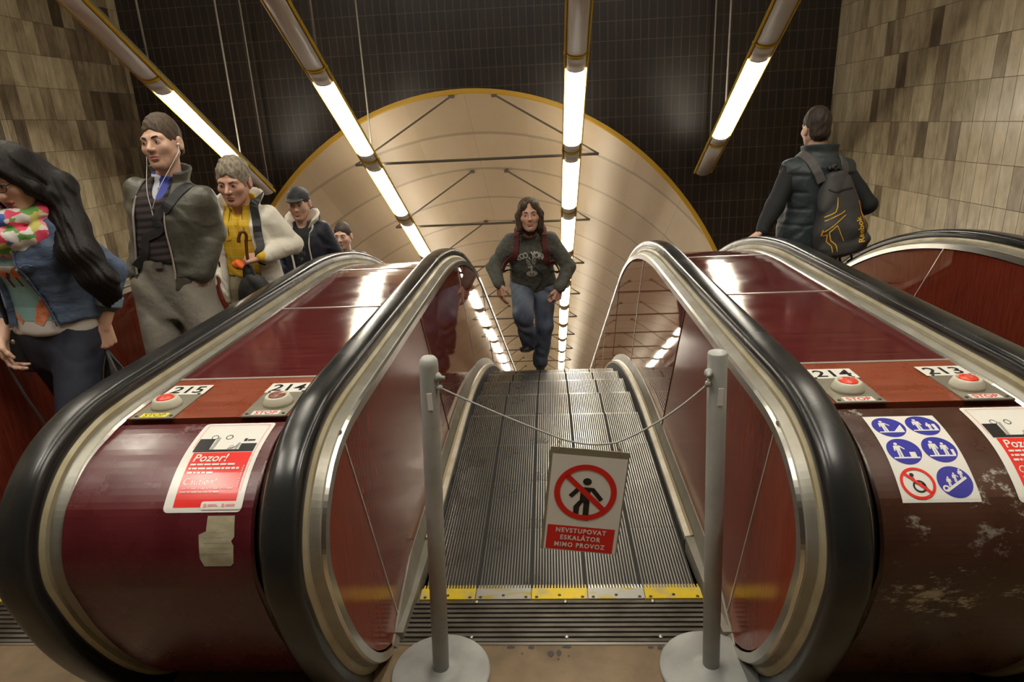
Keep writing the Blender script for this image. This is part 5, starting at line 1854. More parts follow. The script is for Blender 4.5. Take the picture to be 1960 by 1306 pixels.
# ---------------------------------------------------------------- older man in cream jacket and yellow shirt
def man_yellow():
    F = Fig((-1.86, 3.92, -0.033), 0.0, 1.62, lean=.10, side=.05, head=(.02, -.20, .04), head_off=(0, -.045, -.012), hs=1.06,
            elbows={1: (.275, .03, 1.075), -1: (-.255, .04, 1.09)}, wrists={1: (.175, -.205, 1.050), -1: (-.26, -.10, .86)},
            knees={1: (.11, -.06, .49), -1: (-.10, -.05, .49)}, ankles={1: (.11, .03, .08), -1: (-.11, .03, .08)})
    k = F.k
    t = person('older grey-haired man in an open cream jacket and yellow checked shirt', F)
    F.build_body(t, 'skin_ruddy', 'lips', None, dict(wide=1.03, nose=1.05), {1: dict(f=(-1, -.15, -.12), p=(.0, .5, -.9), curl=(.9, 1.1, .8), thumb_curl=.5), -1: dict(f=(0, -.1, -1), p=(1, 0, 0))}, hand_s=1.04)
    F.brows(F.body, 'hair_grey', .004)
    F.garment('hair', lambda P: short_hair(F, P, .024, .066, -.070, .0, .008)+.004*np.sin(P[:, 0]*110)*np.sin(P[:, 1]*95+P[:, 2]*60), 'hair_grey', t, [F.hc], .16, .0045)
    F.trousers(t, 'trousers_khaki', (.104, .076, .062), 'belt_black', 7, waist=.09)
    for sd in (1, -1): F.shoe(t, sd, 0, 0, 'shoe_brown', 'shoe_black')
    sh0 = lambda P: smin(smax(F.torso(P, .016, .06*k, .52*k), -ell((P-F.nb)@F.B, (0, -.085, -.01), (.026, .06, .05)), .004)+wrinkle(P, .0035, 40, 4), collar(F, P, .064, .088, .05, .007, -.012, .014, .055, tilt=.35), .01)
    F.garment('shirt', sh0, 'shirt_yellow', t, [F.T(-.2, 0, .05), F.T(.2, 0, .5), F.nb], .18, .0062)
    strip(F, sh0, [F.T(0, -.2, .46), F.T(.0, -.2, .3), F.T(.0, -.2, .08)], .026, .003, 'shirt_placket', 'shirt_yellow', t)
    for sx in (-1, 1):
        m = MB(); ribbon(m, sh0, [F.T(sx*.085-.032, -.2, .33), F.T(sx*.085, -.2, .322), F.T(sx*.085+.032, -.2, .33)], .03, .003, .001); put('pocket_flap', m, 'shirt_yellow', t, F.xf)
    m = MB()
    for sx in (-1, 1):
        m.tube(snap(sh0, [tuple(p) for p in spline([F.T(sx*.055, -.15, .50), F.T(sx*.062, -.2, .42), F.T(sx*.06, -.2, .30)], 6)], .003), .0018, 6)
    put('neck_cord', m, 'belt_black', t, F.xf)
    tab = [(-.14, -.115, .120), (.1, -.105, .105), (.3, -.095, .085), (.44, -.085, .075), (.52, -.08, .08), (.62, -.08, .08)]
    def jk(P):
        d = F.torso(P, .034, -.13*k, .50*k, .025)
        for sd in (1, -1):
            d = smin(d, F.arm(P, sd, .068, .058, .048, .92), .05)
        d = d + wrinkle(P, .0045, 48, 11)
        d = smin(d, collar(F, P, .086, .135, .075, .009, -.015, .07, .11, tilt=.25), .02)
        return smax(d, -opening(F, P, tab), .006)
    F.garment('jacket', jk, 'jacket_cream', t, [F.T(-.2, 0, -.12), F.T(.2, 0, .5), F.el[1], F.el[-1], F.wr[1], F.wr[-1], F.nb], .14, .0072)
    cuff = lambda P: rcone(P, V(*F.el[1])+(V(*F.wr[1])-V(*F.el[1]))*.90, V(*F.el[1])+(V(*F.wr[1])-V(*F.el[1]))*.99, .042, .040)
    F.garment('shirt_cuff', cuff, 'shirt_yellow', t, [F.wr[1]], .1, .005)
    strip(F, jk, [F.T(.115, .03, .54), F.T(.125, -.07, .50), F.T(.135, -.2, .40), F.T(.15, -.2, .28), F.T(.165, -.15, .18)], .05, .006, 'shoulder_strap', 'pack_black', t)
    # umbrella and bag held against the belly
    h = V(*F.wr[1])+V(-.085, -.02, -.035)
    W_ = lambda p: tuple(F.xf(np.array([p]))[0])
    u = thing('umbrella', 'folded umbrella with curved brown wooden handle held by the older man', 'umbrella', W_(h))
    m = MB()
    hk = [h+V(.008, -.012, -.02), h+V(.012, -.014, .06), h+V(.02, -.016, .125), h+V(.030, -.02, .165), h+V(.024, -.03, .19), h+V(.006, -.035, .185), h+V(-.010, -.036, .155), h+V(-.014, -.036, .13)]
    m.tube(spline(hk, 6), [.0095]*37+[.0105]*(len(spline(hk, 6))-37), 10); put('handle', m, 'wood_handle', u, F.xf)
    m = MB(); m.tube([h+V(.006, -.012, -.02), h+V(-.01, -.005, -.12), h+V(-.03, .01, -.33)], [.02, .030, .012], 12); put('folded_cloth', m, 'umbrella_cloth', u, F.xf)
    o = thing('bag_pouch', 'bright orange cloth bundle beside the umbrella handle', 'pouch', W_(h+V(-.06, -.01, -.01)))
    fo = lambda P: smin(ell(P, h+V(-.055, -.012, .0), (.034, .024, .026)), ell(P, h+V(-.03, -.02, -.015), (.028, .022, .018)), .02)+.0025*np.sin(P[:, 0]*150+P[:, 2]*90)
    v, q = nets(fo, h-.13, h+.1, .005); make_mesh('cloth', [(v, q)], 'orange_cloth', o, F.xf)
    b = thing('shoulder_bag', 'black soft bag hanging from the older man\'s hand', 'bag', W_(h+V(.03, -.03, -.18)))
    fb = lambda P: smin(ell(P, h+V(.03, -.03, -.20), (.105, .060, .15)), ell(P, h+V(.05, -.03, -.27), (.12, .065, .10)), .05)+wrinkle(P, .007, 45, 2)
    v, q = nets(fb, h+V(-.2, -.2, -.45), h+V(.25, .15, .08), .0075); make_mesh('bag_body', [(v, q)], 'pack_black', b, F.xf)
    m = MB(); m.tube(spline([h+V(-.02, -.035, -.10), h+V(-.005, -.045, -.02), h+V(.03, -.04, .0), h+V(.06, -.05, -.09)], 6), .008, 8); put('bag_handle', m, 'pack_black', b, F.xf)
    m = MB(); ribbon(m, fb, [h+V(-.05, -.2, -.18), h+V(.03, -.2, -.155), h+V(.11, -.2, -.18)], .008, .003, .001); put('bag_zip', m, 'belt_black', b, F.xf)
man_yellow()

# ---------------------------------------------------------------- man in a dark cap
def man_cap():
    F = Fig((-2.02, 5.3, -0.355), 0.0, 1.66, lean=.04, side=.02, head=(.05, -.12, .0), head_off=(0, -.03, -.01), hs=1.05,
            elbows={1: (.245, .05, 1.06), -1: (-.245, .05, 1.06)}, wrists={1: (.27, -.08, .83), -1: (-.25, -.06, .82)},
            knees={1: (.10, -.05, .48), -1: (-.10, -.05, .48)}, ankles={1: (.10, .03, .08), -1: (-.10, .03, .08)})
    k = F.k
    t = person('man in a dark baseball cap with an open navy hooded jacket over a black tee', F)
    F.build_body(t, 'skin', 'lips', 'stubble', {}, {1: dict(f=(0, -.1, -1), p=(-1, 0, 0)), -1: dict(f=(0, -.1, -1), p=(1, 0, 0))})
    F.brows(F.body, 'hair_dark', .0035)
    def cap(P):
        q = F.hq(P)
        d = ell(q, (0, .010, .045), (.084, .103, .083))
        d = smax(d, .040-q[:, 2]+q[:, 1]*.12, .006)
        br = ell(q, (0, -.095, .046), (.064, .072, .010))
        br = smax(br, -(q[:, 2]-.040)+ (q[:, 0]**2)*-3.5-.004, .003)
        return smin(d, br, .008)*F.hs
    F.garment('cap', cap, 'cap_cloth', t, [F.hc], .20, .0045)
    m = MB(); m.lathe([(.006, 0), (.006, .004), (0, .006)], F.Hd(0, .01, .126), 10); put('cap_button', m, 'cap_cloth', t, F.xf)
    F.garment('hair', lambda P: short_hair(F, P, -.004, .03, -.07), 'hair_dark', t, [F.hc], .15, .006)
    F.trousers(t, 'denim_dark', (.10, .074, .060), None, 3)
    for sd in (1, -1): F.shoe(t, sd)
    te = lambda P: smax(F.torso(P, .014, -.05, .52*k)+wrinkle(P, .003, 30, 3), -ell((P-F.nb)@F.B, (0, -.07, .0), (.055, .06, .045)), .004)
    F.garment('tee_shirt', te, 'tee_black', t, [F.T(-.2, 0, -.05), F.T(.2, 0, .5)], .18, .0075)
    rnd = random.Random(3); pr_ = []
    for q in range(26):
        x, y = rnd.gauss(0, .028), rnd.uniform(-.15, .07)
        pr_.append(line2d([(x, y), (x+rnd.uniform(-.02, .02), y+rnd.uniform(.005, .03))], rnd.uniform(.003, .007)))
    decal('tee_print', [('print_grey', pr_)], te, F.T(0, -.3, .26), F.r, F.u, F.b, t, F.xf)
    tab = [(-.14, -.06, .095), (.1, -.07, .085), (.3, -.085, .075), (.44, -.10, .085), (.52, -.11, .10), (.62, -.11, .1)]
    def jk(P):
        d = F.torso(P, .030, -.12*k, .50*k, .012)
        for sd in (1, -1): d = smin(d, F.arm(P, sd, .066, .056, .046, .95), .05)
        d = d+wrinkle(P, .004, 50, 6)
        return smax(d, -opening(F, P, tab), .006)
    F.garment('jacket', jk, 'jacket_navy', t, [F.T(-.2, 0, -.12), F.T(.2, 0, .5), F.el[1], F.el[-1], F.wr[1], F.wr[-1]], .13, .008)
    hd = lambda P: smin(collar(F, P, .088, .13, .075, .016, -.02, .055, .10, tilt=.42), rcone(P, F.T(-.06, .12, .50), F.T(.06, .12, .50), .05, .05), .05)
    F.garment('hood', hd, ['jacket_cream', 'jacket_navy'], t, [F.nb], .22, .0075, lambda C_: (((C_-F.nb)@F.B)[:, 1] > .085).astype(int))
    for col in (1, 2):
        path = [F.T(r_[col]+(-.006 if col == 1 else .006), -.2, r_[0]) for r_ in tab[:-1]]
        strip(F, jk, path, .016, .005, 'jacket_edge', 'jacket_cream', t)
man_cap()

# ---------------------------------------------------------------- man of whom only the head clears the handrail
def man_low():
    F = Fig((-2.04, 6.4, -0.902), 0.0, 1.76, lean=.03, head=(-.05, -.03, 0), hs=1.05, head_off=(0, -.02, 0),
            elbows={1: (.24, .05, 1.06), -1: (-.24, .05, 1.06)}, wrists={1: (.25, -.08, .83), -1: (-.25, -.06, .82)},
            knees={1: (.10, -.05, .48), -1: (-.10, -.05, .48)}, ankles={1: (.10, .03, .08), -1: (-.10, .03, .08)})
    t = person('dark-haired man whose head alone shows above the handrail', F)
    F.build_body(t, 'skin', 'lips', 'stubble', {}, {1: dict(f=(0, -.1, -1), p=(-1, 0, 0)), -1: dict(f=(0, -.1, -1), p=(1, 0, 0))})
    F.brows(F.body, 'hair_dark', .0042)
    F.garment('hair', lambda P: short_hair(F, P, .014, .068, -.05), 'hair_dark', t, [F.hc], .15, .0055)
    F.trousers(t, 'denim_dark', (.10, .074, .060), None, 3)
    for sd in (1, -1): F.shoe(t, sd)
    def jk(P):
        d = F.torso(P, .022, -.1, .53*F.k)
        for sd in (1, -1): d = smin(d, F.arm(P, sd, .072, .058, .045, .95), .05)
        return d+wrinkle(P, .004, 30, 6)
    F.garment('pullover', jk, 'jacket_navy', t, [F.T(-.2, 0, -.12), F.T(.2, 0, .5), F.el[1], F.el[-1], F.wr[1], F.wr[-1]], .13, .010)
man_low()
# ---------------------------------------------------------------- woman with long hair
def woman():
    F = Fig((-2.065, 2.52, 0.0), -.12, 1.78, lean=.06, side=.03, fem=True, head=(.06, -.40, -.14), head_off=(.030, -.045, -.015), hs=1.06,
            elbows={1: (.235, .10, 1.185), -1: (-.190, .05, 1.165)}, wrists={1: (.190, .03, .965), -1: (-.150, -.12, .965)},
            knees={1: (.12, -.20, .52), -1: (-.06, .08, .48)}, ankles={1: (.13, -.22, .085), -1: (-.05, .40, .16)})
    k = F.k
    t = person('woman with very long black hair, glasses, bright scarf and denim jacket stepping off', F)
    F.build_body(t, 'skin', 'lips_red', None, dict(jaw=.86, wide=.97, nose=.95), {1: dict(f=(.02, -.12, -1), p=(-.9, .3, 0), curl=(1.0, 1.3, .9), thumb_curl=.6), -1: dict(f=(.12, -.12, -1), p=(.95, .25, .0), curl=(.45, .6, .45), thumb_curl=.3)}, hand_s=.97)
    F.brows(F.body, 'hair_black', .0026)
    def hair(P):
        q = F.hq(P)
        d = ell(q, (0, .016, .034), (.090, .103, .096))
        d = smin(d, ell(q, (0, .030, -.03), (.097, .070, .075)), .03)*F.hs
        for off, sc_ in ((0.0, 1.0), (-.045, .92), (.035, .85)):
            pts = [F.Hd(.02, .07, -.02), F.Hd(.075+off*.5, .075, -.10), F.T(.165+off, .02, .44*k), F.T(.250+off, -.05, .345*k), F.T(.315+off, -.06, .25*k), F.T(.345+off*.8, -.05, (.165+off*.6)*k)]
            rr = [.060, .050, .046, .042, .034, .014]
            for a, b, ra, rb in zip(pts, pts[1:], rr, rr[1:]):
                d = smin(d, rcone(P, a, b, ra*sc_, rb*sc_), .04)
        pts = [F.Hd(-.05, .06, -.03), F.Hd(-.082, .03, -.10), F.T(-.11, .04, .40*k), F.T(-.115, .02, .30*k)]
        rr = [.055, .038, .040, .02]
        for a, b, ra, rb in zip(pts, pts[1:], rr, rr[1:]):
            d = smin(d, rcone(P, a, b, ra, rb), .025)
        # locks in front of the ears on both sides of the parting
        for sx in (1, -1):
            d = smin(d, rcone(P, F.Hd(sx*.048, -.070, .062), F.Hd(sx*.080, -.030, -.045), .022, .026), .015)
            d = smin(d, rcone(P, F.Hd(sx*.080, -.030, -.045), F.Hd(sx*.088, .03, -.15), .026, .035), .02)
        d = smax(d, -ell(q, (0, -.125, -.028), (.060, .085, .100))*F.hs, .010)
        lane = (P-F.hc)@np.array([.85, .2, .5])
        return d + .0016*np.sin(lane*150+4*np.sin(P[:, 2]*9))+.0014*np.sin(lane*290+3*np.sin(P[:, 2]*14+1))
    F.garment('hair', hair, 'hair_black', t, [F.hc, F.T(.3, .1, .05), F.T(-.13, .0, .3)], .14, .0052)
    # glasses
    m = MB()
    for sx in (1, -1):
        ring = [F.Hd(sx*.033+.023*math.cos(a), -.101+abs(.023*math.cos(a)+sx*0)*.0-.0*a, .002+.0165*math.sin(a)) for a in np.linspace(0, 2*math.pi, 25)]
        m.tube(ring, .0017, 6)
        m.tube([F.Hd(sx*.056, -.098, .006), F.Hd(sx*.074, -.05, .006), F.Hd(sx*.080, .01, .004)], .0016, 6)
    m.tube([F.Hd(-.010, -.102, .005), F.Hd(0, -.105, .008), F.Hd(.010, -.102, .005)], .0017, 6)
    put('glasses', m, 'glasses_black', t, F.xf)
    F.trousers(t, 'denim_dark', (.092, .060, .045), None, 5, amp=.0035, waist=.08)
    F.shoe(t, 1); F.shoe(t, -1, 0, -.5)
    te = lambda P: smax(F.torso(P, .018, .02, .48*k, .008)+wrinkle(P, .004, 26, 8), -ell((P-F.nb)@F.B, (0, -.07, .0), (.06, .07, .06)), .004)
    F.garment('tee_shirt', te, 'tee_white', t, [F.T(-.2, 0, -.05), F.T(.2, 0, .5)], .18, .0075)
    mat('print_teal', (0.24, 0.42, 0.42), 0.8); mat('print_orange', (0.62, 0.13, 0.035), 0.8, 0, (0.70, 0.30, 0.16), (40, 40, 40)); mat('print_brown', (0.10, 0.03, 0.02), 0.8)
    wing = [poly2d([(0, .115), (-.03, .15), (-.085, .175), (-.09, .15), (-.06, .11), (-.02, .085)]), poly2d([(0, .115), (.03, .14), (.075, .165), (.085, .14), (.055, .105), (.02, .085)]),
            poly2d([(-.09, -.02), (-.02, -.085), (-.035, -.10), (-.095, -.05)]), poly2d([(.03, -.09), (.045, -.03), (.085, .02), (.105, .01), (.09, -.06), (.06, -.105)])]
    body_ = [line2d([(-.022, .10), (-.012, .055)], .012), line2d([(.022, .10), (.03, .06)], .007), line2d([(-.0, .12), (-.02, .09)], .014)]
    decal('tee_print', [('print_teal', [rect2d(-.10, -.085, .11, .20)]), ('print_orange', wing), ('print_brown', body_)], te, F.T(-.005, -.3, .175), F.r, F.u, F.b, t, F.xf)
    tab = [(-.06, -.085, .135), (.06, -.080, .115), (.2, -.075, .075), (.34, -.065, .045), (.45, -.06, .05), (.6, -.06, .05)]
    def jk(P):
        d = F.torso(P, .030, .065*k, .48*k, .02)
        for sd in (1, -1): d = smin(d, F.arm(P, sd, .056, .049, .044, .60), .045)
        d = d+wrinkle(P, .004, 52, 3)
        return smax(d, -opening(F, P, tab), .006)
    F.garment('jacket', jk, 'denim_jacket', t, [F.T(-.2, 0, 0), F.T(.2, 0, .5), F.el[1], F.el[-1], F.wr[1], F.wr[-1]], .12, .0072)
    for sd in (1, -1):
        e, w_ = V(*F.el[sd]), V(*F.wr[sd])
        cu = lambda P: smax(np.abs(rcone(P, e+(w_-e)*.3, e+(w_-e)*.9, .051, .048))-.005, np.maximum(((P-e)@(w_-e))/((w_-e)@(w_-e))-.66, .46-((P-e)@(w_-e))/((w_-e)@(w_-e)))*np.linalg.norm(w_-e), .004)
        F.garment('jacket_cuff', cu, 'denim_pale', t, [e+(w_-e)*.55], .13, .0055)
    for col in (1, 2):
        path = [F.T(r_[col]+(-.016 if col == 1 else .016), -.2, r_[0]) for r_ in tab[1:-1]]
        strip(F, jk, path, .026, .003, 'button_band', 'denim_jacket', t)
    m = MB(); ribbon(m, jk, [F.T(.075, -.2, .325), F.T(.105, -.2, .315), F.T(.14, -.2, .32)], .03, .004, .001); put('pocket_flap', m, 'denim_jacket', t, F.xf)
    for z in (.32, .25, .18, .11):
        m = MB()
        p = snap(jk, [F.T(np.interp(z, [r_[0] for r_ in tab], [r_[2] for r_ in tab])+.016, -.2, z)], .004)[0]
        m.lathe([(.007, 0), (.006, .003), (0, .0035)], p, 10, axis=tuple(-F.b))
        put('button', m, 'buckle', t, F.xf)
    # scarf: two loose loops round the neck
    def sc(P):
        d = None
        for dz, R1, r, ph in ((.035, .088, .036, 0.2), (-.030, .108, .044, 1.1), (-.075, .098, .036, 2.2)):
            q = (P-F.nb)@F.B
            a = np.arctan2(q[:, 0], -q[:, 1])
            zz = dz - .040*np.cos(a) + .008*np.sin(3*a+ph)
            rad = np.hypot(q[:, 0], (q[:, 1]+.022)*.98)
            e = np.hypot(rad-R1-.010*np.sin(2*a+ph), q[:, 2]-zz)-(r+.006*np.sin(5*a+ph*2))
            d = e if d is None else smin(d, e, .012)
        return d + .0035*np.sin(P[:, 0]*60+P[:, 2]*80)*np.sin(P[:, 1]*70)
    F.garment('scarf', sc, 'scarf_print', t, [F.nb], .20, .006)
    W_ = lambda p: tuple(F.xf(np.array([p]))[0])
    # black handbag on her right side, grey carrier in the left hand, strap trailing from the right hand
    c = V(-.135, .0, .94)
    b = thing('handbag', 'black leather handbag hanging at the right hip of the woman in denim', 'bag', W_(c))
    fb = lambda P: smin(ell(P, c+V(0, 0, -.02), (.055, .115, .13)), ell(P, c+V(0, 0, -.08), (.065, .13, .085)), .04)+wrinkle(P, .006, 50, 4)
    v, q = nets(fb, c-.26, c+.24, .008); make_mesh('bag_body', [(v, q)], 'leather_black', b, F.xf)
    m = MB(); fst = lambda P: np.minimum(jk(P), fb(P))
    m2 = [c+V(.0, -.10, .07), c+V(.02, -.12, .20), F.T(-.10, -.10, .33), F.T(-.115, -.02, .47), F.T(-.12, .10, .36), c+V(.0, .12, .10)]
    pts = spline(m2, 7); m.tube(pts, .009, 8); put('bag_strap', m, 'leather_black', b, F.xf)
    m = MB(); m.lathe([(.012, 0), (.012, .004), (.007, .005), (.007, .001)], c+V(.03, -.115, .06), 14, axis=(0, -1, 0)); m.lathe([(.010, 0), (.010, .004), (0, .005)], c+V(.03, -.125, -.0), 12, axis=(0, -1, 0)); put('bag_buckle', m, 'buckle', b, F.xf)
    g = V(*F.wr[1])+V(-.005, -.02, -.105)
    b = thing('carrier_bag', 'dark grey carrier bag held in the left hand of the woman in denim', 'bag', W_(g+V(0, 0, -.3)))
    m = MB()
    for dy in (-.03, .03):
        for sx in (-1, 1):
            m.rings([[tuple(g+V(-.004, 0, 0)), tuple(g+V(.004, .006, 0)), tuple(g+V(.004, .008, .004)), tuple(g+V(-.004, .008, .004))],
                     [tuple(g+V(sx*.03-.012, dy*.6, -.08)), tuple(g+V(sx*.03+.012, dy*.6, -.08)), tuple(g+V(sx*.03+.012, dy*.6+.004, -.08)), tuple(g+V(sx*.03-.012, dy*.6+.004, -.08))],
                     [tuple(g+V(sx*.07-.03, dy, -.20)), tuple(g+V(sx*.07+.03, dy, -.20)), tuple(g+V(sx*.07+.03, dy+.004, -.20)), tuple(g+V(sx*.07-.03, dy+.004, -.20))]])
    put('bag_handles', m, 'grey_bag', b, F.xf)
    fb2 = lambda P: smax(ell(P, g+V(0, 0, -.36), (.15, .075, .20))+wrinkle(P, .008, 40, 9), P[:, 2]-(g[2]-.19), .01)
    v, q = nets(fb2, g+V(-.25, -.2, -.62), g+V(.25, .2, -.1), .010); make_mesh('bag_body', [(v, q)], 'grey_bag', b, F.xf)
    w_ = V(*F.wr[-1])+V(.02, -.045, -.095)
    o = thing('strap_lead', 'thin dark grey strap hanging from the right hand of the woman in denim', 'strap', W_(w_))
    m = MB()
    pth = [w_+V(0, 0, .01), w_+V(.02, .02, -.15), w_+V(.055, .06, -.36), w_+V(.09, .12, -.62)]
    m.rings([[tuple(p+V(-.006, 0, 0)), tuple(p+V(.006, 0, 0)), tuple(p+V(.006, .003, 0)), tuple(p+V(-.006, .003, 0))] for p in pth])
    put('strap', m, 'grey_bag', o, F.xf)
    # small suitcase the strap belongs to is out of sight behind the handrail
woman()

# ---------------------------------------------------------------- man climbing the stopped flight
def climber():
    F = Fig((-0.13, 5.72, -0.53), 0.0, 1.78, lean=.46, side=.0, pel=(-.025, 0, .855), head=(.06, .02, -.03), head_off=(.0, -.055, .015), hs=1.08,
            elbows={1: (.292, -.20, 1.035), -1: (-.352, -.20, 1.060)}, wrists={1: (.205, -.335, .880), -1: (-.300, -.330, .935)},
            knees={1: (.065, -.11, .485), -1: (-.115, -.30, .640)}, ankles={1: (.015, .02, .09), -1: (-.070, -.14, .335)})
    k = F.k
    t = person('long-haired man in a grey printed hoodie and jeans climbing the stopped escalator', F)
    F.build_body(t, 'skin_ruddy', 'lips', 'stubble', dict(wide=1.0), {1: dict(f=(-.25, -.15, -1), p=(-.6, .75, 0), curl=(.9, 1.0, .7), thumb_curl=.5), -1: dict(f=(.05, -.1, -1), p=(.75, .6, 0), curl=(.35, .45, .35))}, hand_s=1.08)
    F.brows(F.body, 'hair_brown', .004)
    def hair(P):
        q = F.hq(P)
        d = ell(q, (0, .016, .036), (.086, .103, .094))
        for sx in (1, -1):
            d = smin(d, rcone(q, (sx*.040, -.060, .075), (sx*.080, -.030, .0), .026, .026), .02)
            d = smin(d, rcone(q, (sx*.080, -.030, .0), (sx*.078, -.022, -.095), .027, .024), .02)
            d = smin(d, rcone(q, (sx*.070, .02, -.05), (sx*.075, .01, -.125), .040, .028), .02)
        d = smin(d, rcone(q, (0, .06, .0), (0, .065, -.12), .075, .05), .03)
        d = smax(d, -ell(q, (.004, -.120, -.030), (.060, .085, .112)), .008)
        d = smax(d, -ell(q, (.0, -.115, .075), (.022, .06, .035)), .012)
        return (d+.0035*np.sin(q[:, 0]*170+5*np.sin(q[:, 2]*24))*np.cos(q[:, 1]*60)+.002*np.sin(q[:, 0]*300+q[:, 1]*220))*F.hs
    F.garment('hair', hair, 'hair_brown', t, [F.hc], .20, .0048)
    F.trousers(t, 'jeans_blue', (.106, .078, .066), None, 2, amp=.007, waist=.06)
    F.shoe(t, 1); F.shoe(t, -1, -.25, .25, 'shoe_black', 'shoe_sole')
    def hd(P):
        d = F.torso(P, .030, -.075*k, .50*k, .012)
        for sd in (1, -1): d = smin(d, F.arm(P, sd, .068, .060, .050, .94), .05)
        d = d+wrinkle(P, .006, 28, 9)
        return smin(d, collar(F, P, .085, .115, .06, .018, -.03, .03, .07, tilt=.45), .02)
    F.garment('hoodie', hd, 'hoodie_grey', t, [F.T(-.2, 0, -.08), F.T(.2, 0, .5), F.el[1], F.el[-1], F.wr[1], F.wr[-1], F.nb], .14, .0072)
    strip(F, hd, [F.T(0, -.3, .45), F.T(0, -.3, .3), F.T(0, -.3, .1), F.T(0, -.3, -.05)], .008, .003, 'zip', 'pack_black', t)
    # arched lettering and the emblem below it
    L = []
    word = 'ZOO YORK'
    for i, ch in enumerate(word):
        if ch == ' ': continue
        x = (i-3.5)*.0375
        vs, fs = text2d(ch, .070, 0, 0, 'CENTER', bold=.0026)
        a = -x*1.6
        ca, sa = math.cos(a), math.sin(a)
        y0 = .045-2.2*x*x
        L.append(([(x+vx*ca-vy*sa, y0+vx*sa+vy*ca) for vx, vy in vs], fs))
    em = [line2d([(-.04, .025), (0, .0), (.04, .025)], .012), line2d([(-.045, .005), (0, -.012), (.045, .005)], .010), line2d([(-.035, -.018), (.035, -.012)], .009), line2d([(-.03, -.034), (.03, -.030)], .009),
          line2d([(0, .01), (0, -.065)], .013), line2d([(-.02, .045), (.02, -.005)], .010), line2d([(.025, .042), (-.015, .0)], .009), ring2d(0, -.088, .022, .040, 28)]
    ov = [circle2d(-.013, -.086, .006, 12), circle2d(.013, -.086, .006, 12), line2d([(-.02, -.098), (.02, -.098)], .005)]
    em[-1] = circle2d(0, -.086, .048, 30, .024)
    big = lambda sh: ([(x*1.25, y*1.35-.012) for x, y in sh[0]], sh[1])
    em = [big(e_) for e_ in em]; ov = [big(e_) for e_ in ov]
    decal('chest_print', [('hoodie_print', L+[(vs, fs) for vs, fs in em]), ('hoodie_grey', ov)], hd, F.T(.0, -.35, .335), F.r*.80, F.u*1.0, F.b, t, F.xf, cut=.02)
    W_ = lambda p: tuple(F.xf(np.array([p]))[0])
    b = thing('backpack', 'black backpack with maroon shoulder straps worn by the climbing man', 'backpack', W_(F.T(0, .2, .25)))
    fb = lambda P: ell((P-F.T(0, .21, .26))@F.B, (0, 0, 0), (.16, .10, .25))+wrinkle(P, .005, 40, 3)
    v, q = nets(fb, F.T(0, .21, .26)-.33, F.T(0, .21, .26)+.33, .010); make_mesh('pack_body', [(v, q)], 'pack_black', b, F.xf)
    for sx in (1, -1):
        m = MB(); ribbon(m, hd, [F.T(sx*.10, .13, .50), F.T(sx*.105, .03, .55), F.T(sx*.120, -.10, .48), F.T(sx*.145, -.25, .40), F.T(sx*.170, -.22, .33)], .050, .010, .002); put('shoulder_strap', m, 'strap_maroon', b, F.xf)
        m = MB(); ribbon(m, hd, [F.T(sx*.170, -.22, .33), F.T(sx*.180, -.15, .22), F.T(sx*.19, .0, .12), F.T(sx*.16, .13, .10)], .022, .005, .002); put('lower_strap', m, 'pack_black', b, F.xf)
climber()

